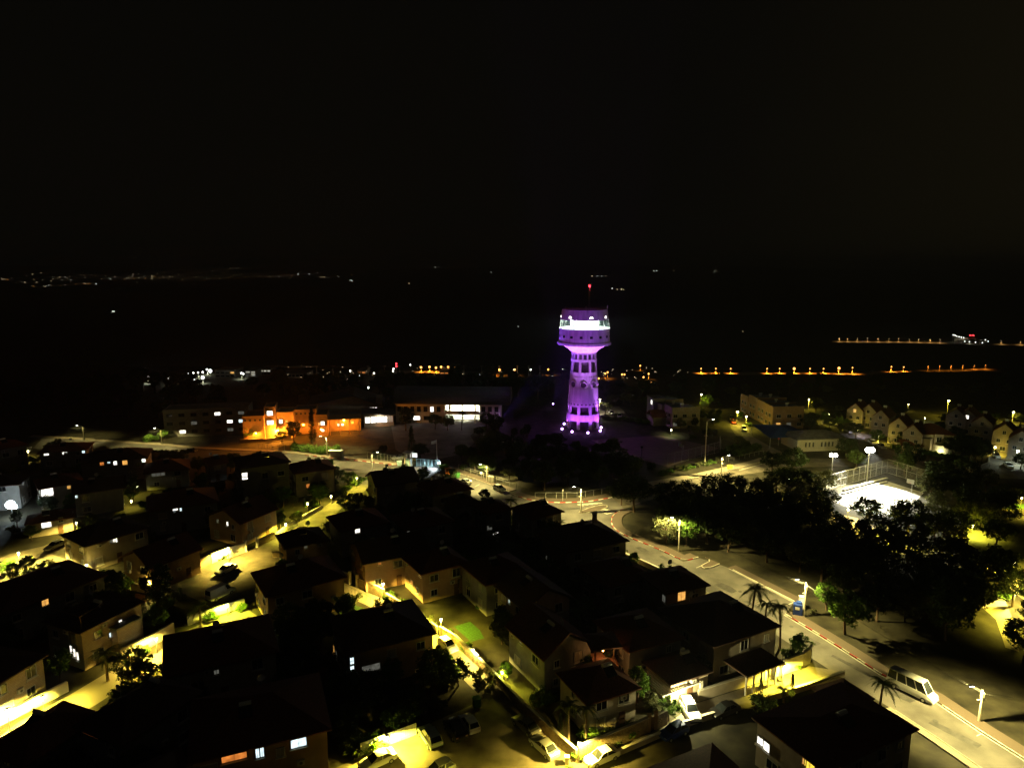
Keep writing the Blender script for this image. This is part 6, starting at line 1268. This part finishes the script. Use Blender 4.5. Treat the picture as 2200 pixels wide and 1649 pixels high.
car('sedan parked under the white wall lamp', 'sedan', 'white', (486, 1228), (528, 1206), (445, 1246)); car('white panel van parked in the lit yard', 'van', 'white', (474, 1281), (430, 1301), (515, 1259), 'delivery_van'); car('silver sedan on the left corner street', 'sedan', 'silver', (120, 1176), (160, 1158), (85, 1190)); car('small white car on the road before the orange school', 'hatch', 'white', (604, 1000), (640, 1002), (570, 997))
car('silver car squeezed beside the walkway wall', 'hatch', 'silver', (912, 1356), (890, 1340), (945, 1380)); car('white car glaring at the walkway bend', 'hatch', 'white', (962, 1392), (940, 1376), (985, 1412)); car('silver car behind the fence of the guard booth', 'sedan', 'silver', (858, 986), (880, 984), (836, 990)); car('white suv in the tower car park', 'suv', 'white', (1331, 897), (1331, 885), (1331, 900)); car('white car at the edge of the tower car park', 'hatch', 'white', (1314, 890), (1302, 880), (1322, 895))
car('white suv on the uphill street', 'suv', 'white', (1598, 925), (1594, 905), (1602, 930)); car('red car under the uphill street lamp', 'hatch', 'red', (1576, 909), (1575, 900), (1579, 915)); car('black car at the top of the uphill street', 'suv', 'black', (1572, 902), (1572, 894), (1574, 905)); car('dark sedan on the empty road at the left', 'sedan', 'black', (408, 971), (450, 972), (370, 969)); car('silver car roof beside the house by the main road', 'sedan', 'silver', (1326, 1216), (1300, 1205), (1350, 1226))
car('white car in the terrace street glare', 'hatch', 'white', (1790, 912), (1770, 900), (1810, 922)); car('silver car below the round green tree', 'sedan', 'silver', (1822, 928), (1800, 917), (1844, 939)); car('white car at the terrace street foot', 'sedan', 'white', (1874, 953), (1858, 943), (1892, 965)); car('silver car beside the terrace street foot', 'hatch', 'silver', (1893, 962), (1876, 952), (1910, 973)); car('white car by the yellow lamp of the far street', 'hatch', 'white', (2140, 982), (2130, 975), (2150, 990)); car('pale car in the far street glare at the right edge', 'sedan', 'white', (2166, 1003), (2150, 990), (2180, 1015)); car('grey sedan parked at the top of the short lit street', 'sedan', 'grey', (620, 1180), (640, 1165), (600, 1195))
# ================================================================ the valley and the far lights
def terrain_strip(name, px, w, m, up=.4, n=60):
    pts = [GT(*q) for q in px]; a = []
    line = smoothline([(p.x, p.y) for p in pts], 2); q = resample(line, max(8, sum(math.hypot(b[0]-a_[0], b[1]-a_[1]) for a_, b in zip(line, line[1:]))/n)); q = [tuple(v) for v in q]
    l, r = offset(q, w/2), offset(q, -w/2); V = [(x, y, terrain(x, y)+up) for x, y in l]+[(x, y, terrain(x, y)+up) for x, y in r]; k = len(q)
    return struct(name, MB().add(V, [(i, k+i, k+i+1, i+1) for i in range(k-1)]), m)
terrain_strip('valley_road', [(1490, 804), (1570, 804), (1700, 804), (1760, 804), (1830, 805), (1890, 802), (1960, 798), (2060, 795), (2140, 793)], 14, 'asphalt2')
terrain_strip('hill_road', [(1796, 735), (1900, 735.5), (1985, 736.5), (2070, 739), (2150, 741), (2230, 742)], 16, 'asphalt2')
terrain_strip('plain_road', [(840, 801), (920, 800), (1000, 802), (1090, 804)], 14, 'asphalt2')
LM = {}
def far_lamp(label, px, gy, ty, group, bulb='B_faro', col=SOD, power=2500, rb=.9, z=None, light=True):
    b = GT(px, gy); h = max(3.0, ZA(px, ty, b.y)-b.z); T = thing('road_lamp', label, 'street lamp', b, 0, group)
    MB().tube((0, 0, 0), (0, 0, h), .16, .1, 6).build('pole', 'polec', T); MB().ball((0, -.3, h), rb, 1, 8, 5).build('bulb', bulb, T)
    if light: lamp_light(T, (0, -1.5, h-1.2), power, col, .3, 150, (0, 0, -1), .3)
    return T
for x, gy, ty in ((1505.5, 803, 794), (1537, 803, 794), (1569, 803, 794), (1647, 803, 794.5), (1674, 803, 794.5), (1705, 803, 793), (1739, 803, 792), (1768, 803, 792), (1801, 804, 790.5), (1830, 804, 789.5), (1913.5, 800, 787.5), (1940, 799, 788.5),
                  (1993, 797, 786.5), (2018, 796, 786), (2042.5, 795.5, 785.5), (2067.5, 795, 785), (2092, 794, 785), (2116, 793.5, 784.5)):
    far_lamp('orange road lamp in the nearer row across the valley', x, gy, ty, 'road lamps in the nearer row across the valley', power=6500, rb=.7 if x in (1705, 1801) else .34, bulb='B_faro')
for x, gy in ((1803, 734), (1820.6, 734), (1841, 734.5), (1863, 734.5), (1886, 735), (1909, 735), (1930, 735), (1953, 735.5), (1973, 736), (1997.5, 736.5), (2018.6, 737), (2150, 740), (2191, 741)):
    far_lamp('tiny road lamp in the upper row across the valley', x, gy, gy-8, 'road lamps in the upper row across the valley', 'B_far', (1, .55, .16), 7000, .26)
for x, gy, ty in ((905, 800, 798), (937, 801, 799), (923, 799, 788), (948, 799, 789), (963, 799, 788), (977, 800, 789), (1106, 806, 804), (1178, 805, 803), (1073, 806, 804)):
    far_lamp('orange lamp on the plain road left of the tower', x, gy, ty, 'lamps on the plain road', 'B_faro', SOD, 4500, .6)
for x, y in ((753, 808), (773, 818), (804, 813), (846, 803), (845, 808), (882, 794), (1140, 805), (1209, 805), (1105, 805), (1031, 817), (1186, 819), (792, 846)):
    far_lamp('white point lamp on the plain behind the school', x, y, y-2.5, 'point lamps on the plain', 'B_farw', (1, .9, .7), 0, .42, light=False)
for x, y in ((1300, 811), (1305, 808), (1375, 793), (1393, 812), (1336, 813), (1341, 813), (1382, 819), (1399, 829), (1286, 822)):
    far_lamp('orange lamp on the dark plain right of the tower', x, y+3, y, 'lamps right of the tower', 'B_faro', SOD, 900, .42, light=y < 813)
for i, (x, y, rb) in enumerate(((319, 819, 1.2), (363, 820, 1.0), (374, 822, .8), (377, 817, 1.0), (406, 809, .8), (417, 808.5, .8), (427, 808, .8), (437, 807, .9), (446, 801, .9), (453, 804, 1.7), (437, 819, 1.5), (419, 824, .8), (520, 809, .9), (524, 811, .8))):
    far_lamp('cold white yard lamp in the lit depot beyond the left tree belt', x, y+4, y, 'depot yard lamps', 'B_farw', (.9, 1, .75), 1200, rb*.55, light=i % 2 == 0)
# far buildings with their window rows
def far_building(label, x0, x1, gy, ty, rows, cols, lit, mt):
    b = GT((x0+x1)/2, gy); sc = (b.y*_c+(CAMH-b.z)*_s)/FPX; w = (x1-x0)*sc; h = ZA(x0, ty, b.y)-b.z; T = thing('distant_building', label, 'building', b)
    MB().box(0, 6, h/2-1, w, 12, h+2).build('wall', 'plasterg', T); MB().box(0, 6, h+.2, w+.4, 12.4, .4).build('roof', 'flatroof', T)
    for i in range(cols):
        for j in range(rows): MB().box(-w/2+w*(i+.5)/cols, -.03, h*(j+.6)/(rows+.2), w/cols*.7, .1, h/rows*.42).build('window', mt if (i, j) in lit else 'glass', T)
far_building('distant block with three lit window bands beyond the belt', 528, 550, 812, 797, 4, 2, {(1, 1), (1, 2), (1, 3), (0, 3)}, 'L_far'); far_building('distant long hall with a bright clerestory', 558, 582, 806, 793, 2, 3, {(0, 1), (1, 1), (2, 1)}, 'L_far')
far_building('distant dark depot hall with a faint roof line', 463, 505, 812, 796, 2, 4, {(3, 1)}, LA); far_building('distant row of low sheds with small lamps', 585, 660, 812, 802, 1, 9, {(0, 0), (2, 0)}, LD); far_building('distant orange lit shed on the plain', 768, 786, 803, 797, 1, 2, {(0, 0), (1, 0)}, LO); far_building('distant orange warehouse beside the plain road', 945, 985, 804, 799, 1, 4, {(0, 0), (1, 0), (2, 0), (3, 0)}, LO)
# lit compound on the far hill road, with its red sign
b = GT(2090, 737); T = thing('hill_compound', 'brightly lit compound with a red roof lamp on the far hill', 'building', b); sc = (b.y*_c+(CAMH-b.z)*_s)/FPX
for x0, x1, h in ((-30, -8, 6), (-8, 12, 9), (12, 32, 5)): MB().box((x0+x1)/2*sc, 8, h/2-1, (x1-x0)*sc*.95, 14, h+2).build('hall', 'plaster', T)
for x, z, w_ in ((0, 14.5, 3), (6, 14.5, 3)): MB().box(x*sc-4, 4, z, w_, 1, 1.6).build('red_lamp', 'B_red', T)
for k in range(2): MB().tube((-2+k*5, 4, 8), (-2+k*5, 4, 14), .15, .15, 5).build('mast', 'steel', T)
for x, y in ((2046, 719), (2050, 720), (2054, 722), (2059, 723), (2064, 724), (2069, 725), (2073, 727), (2078, 729), (2084, 729), (2090, 729), (2098, 730), (2107, 730), (2116, 730), (2122, 733), (2072, 733), (2082, 734), (2095, 735), (2110, 736)):
    far_lamp('cold white lamp of the lit compound on the far hill', x, max(y+5, 735), y, 'compound lamps on the far hill', 'B_farw', (1, .97, .75), 1800, .8, light=x % 3 == 0)
# red lamps on a far mast
b = GT(852, 806); T = thing('radio_mast', 'far mast with two red lamps behind the school', 'mast', b); h1 = ZA(850, 781, b.y)-b.z; MB().tube((0, 0, 0), (0, 0, h1), .3, .15, 6).build('mast', 'steel', T)
for f in (1, .78): MB().ball((0, 0, h1*f), .5, 1, 8, 5).build('lamp', 'B_red', T)
for x in (681, 716, 755, 791, 826, 859, 886, 900, 917, 934, 963, 997, 1035, 1073, 1112, 1136, 1160):
    b = GT(x, 806); h = ZA(x, 786, b.y)-b.z; T = thing('pylon_pole', 'pale pole in the row along the plain behind the school', 'pole', b, 0, 'poles along the plain'); MB().tube((0, 0, 0), (0, 0, h), .18, .1, 6).build('shaft', 'polec', T); MB().box(0, 0, h, 1.6, .2, .2).build('crossarm', 'polec', T)
# town lights kilometres away: nobody could count them
rr = random.Random(77); parts = {'B_far': MB(), 'B_farw': MB(), 'B_faro': MB()}
def spot_(px, py, s, k):
    p = GT(px, py); d = p.y; q = s*d/FPX; parts[k].ball((p.x, p.y, p.z+q+2), q, 1, 6, 4)
def pick(): return rr.choices(('B_far', 'B_farw', 'B_faro'), (6, 2, 3))[0]
for k in range(95):
    x = rr.choice((rr.uniform(0, 190), rr.uniform(200, 480), rr.gauss(340, 60))); spot_(x, 600+rr.gauss(0, 4.2)-x*.012, rr.choice((.28, .34, .4, .55)), pick())
for x, y in ((71, 591), (89, 587), (128, 596), (140, 596), (207, 611), (237, 600), (272, 599), (325, 599), (242, 671), (245, 671), (502, 576), (507, 577), (513, 576), (494, 577), (546, 579), (580, 594), (600, 595), (640, 590), (665, 590), (697, 596), (752, 603), (756, 604), (879, 610), (935, 571), (942, 571), (1113, 704), (1272, 594), (1283, 594), (1293, 594), (1301, 594), (1315, 621), (1326, 623), (1335, 623), (1340, 623), (1404, 583), (1411, 583), (1447, 583), (1536, 583), (1540, 583), (1596, 714), (3, 598), (1030, 585), (1055, 586)):
    spot_(x, y, rr.choice((.5, .65, .8)), rr.choice(('B_farw', 'B_far')))
for k in range(40): spot_(rr.uniform(480, 820), 593+rr.gauss(0, 2.5), rr.choice((.25, .3)), pick())
for k in range(26): x = rr.uniform(58, 200); spot_(x, 617-(x-58)*.05+rr.gauss(0, .8), rr.choice((.25, .35)), pick())
pl = MB()
for k in range(70):
    x = rr.choice((rr.uniform(560, 1180), rr.uniform(1290, 1480), rr.uniform(600, 760))); p_ = GT(x, 805+rr.gauss(4, 7)); q = rr.choice((.28, .35, .45))*p_.y/FPX; pl.ball((p_.x, p_.y, p_.z+2.5), q, 1, 6, 4)
tag(pl.build('plain_lights', 'B_far'), 'tiny warm lights scattered over the dark plain behind the school', 'lights', kind='stuff')
for k, m in parts.items():
    o = m.build('town_lights', k); tag(o, {'B_far': 'yellow lights of far towns scattered along the horizon', 'B_farw': 'white lights of far towns scattered along the horizon', 'B_faro': 'orange lights of far towns scattered along the horizon'}[k], 'lights', kind='stuff')

# ---------------------------------------------------------------- night air
hz = MB().box(0, 6200, 10, 26000, 14400, 300); hz = hz.build('haze', bpy.data.materials.new('night_air')); hm = hz.data.materials[0]; hm.use_nodes = True
nt = hm.node_tree; nt.nodes.clear(); pvn = nt.nodes.new('ShaderNodeVolumePrincipled'); pvn.inputs['Density'].default_value = 0.00018; pvn.inputs['Color'].default_value = (0.86, 0.88, 0.95, 1); pvn.inputs['Anisotropy'].default_value = 0.2
ou = nt.nodes.new('ShaderNodeOutputMaterial'); nt.links.new(pvn.outputs[0], ou.inputs['Volume']); tag(hz, 'thin night haze over the village and the plain', 'haze', kind='stuff')
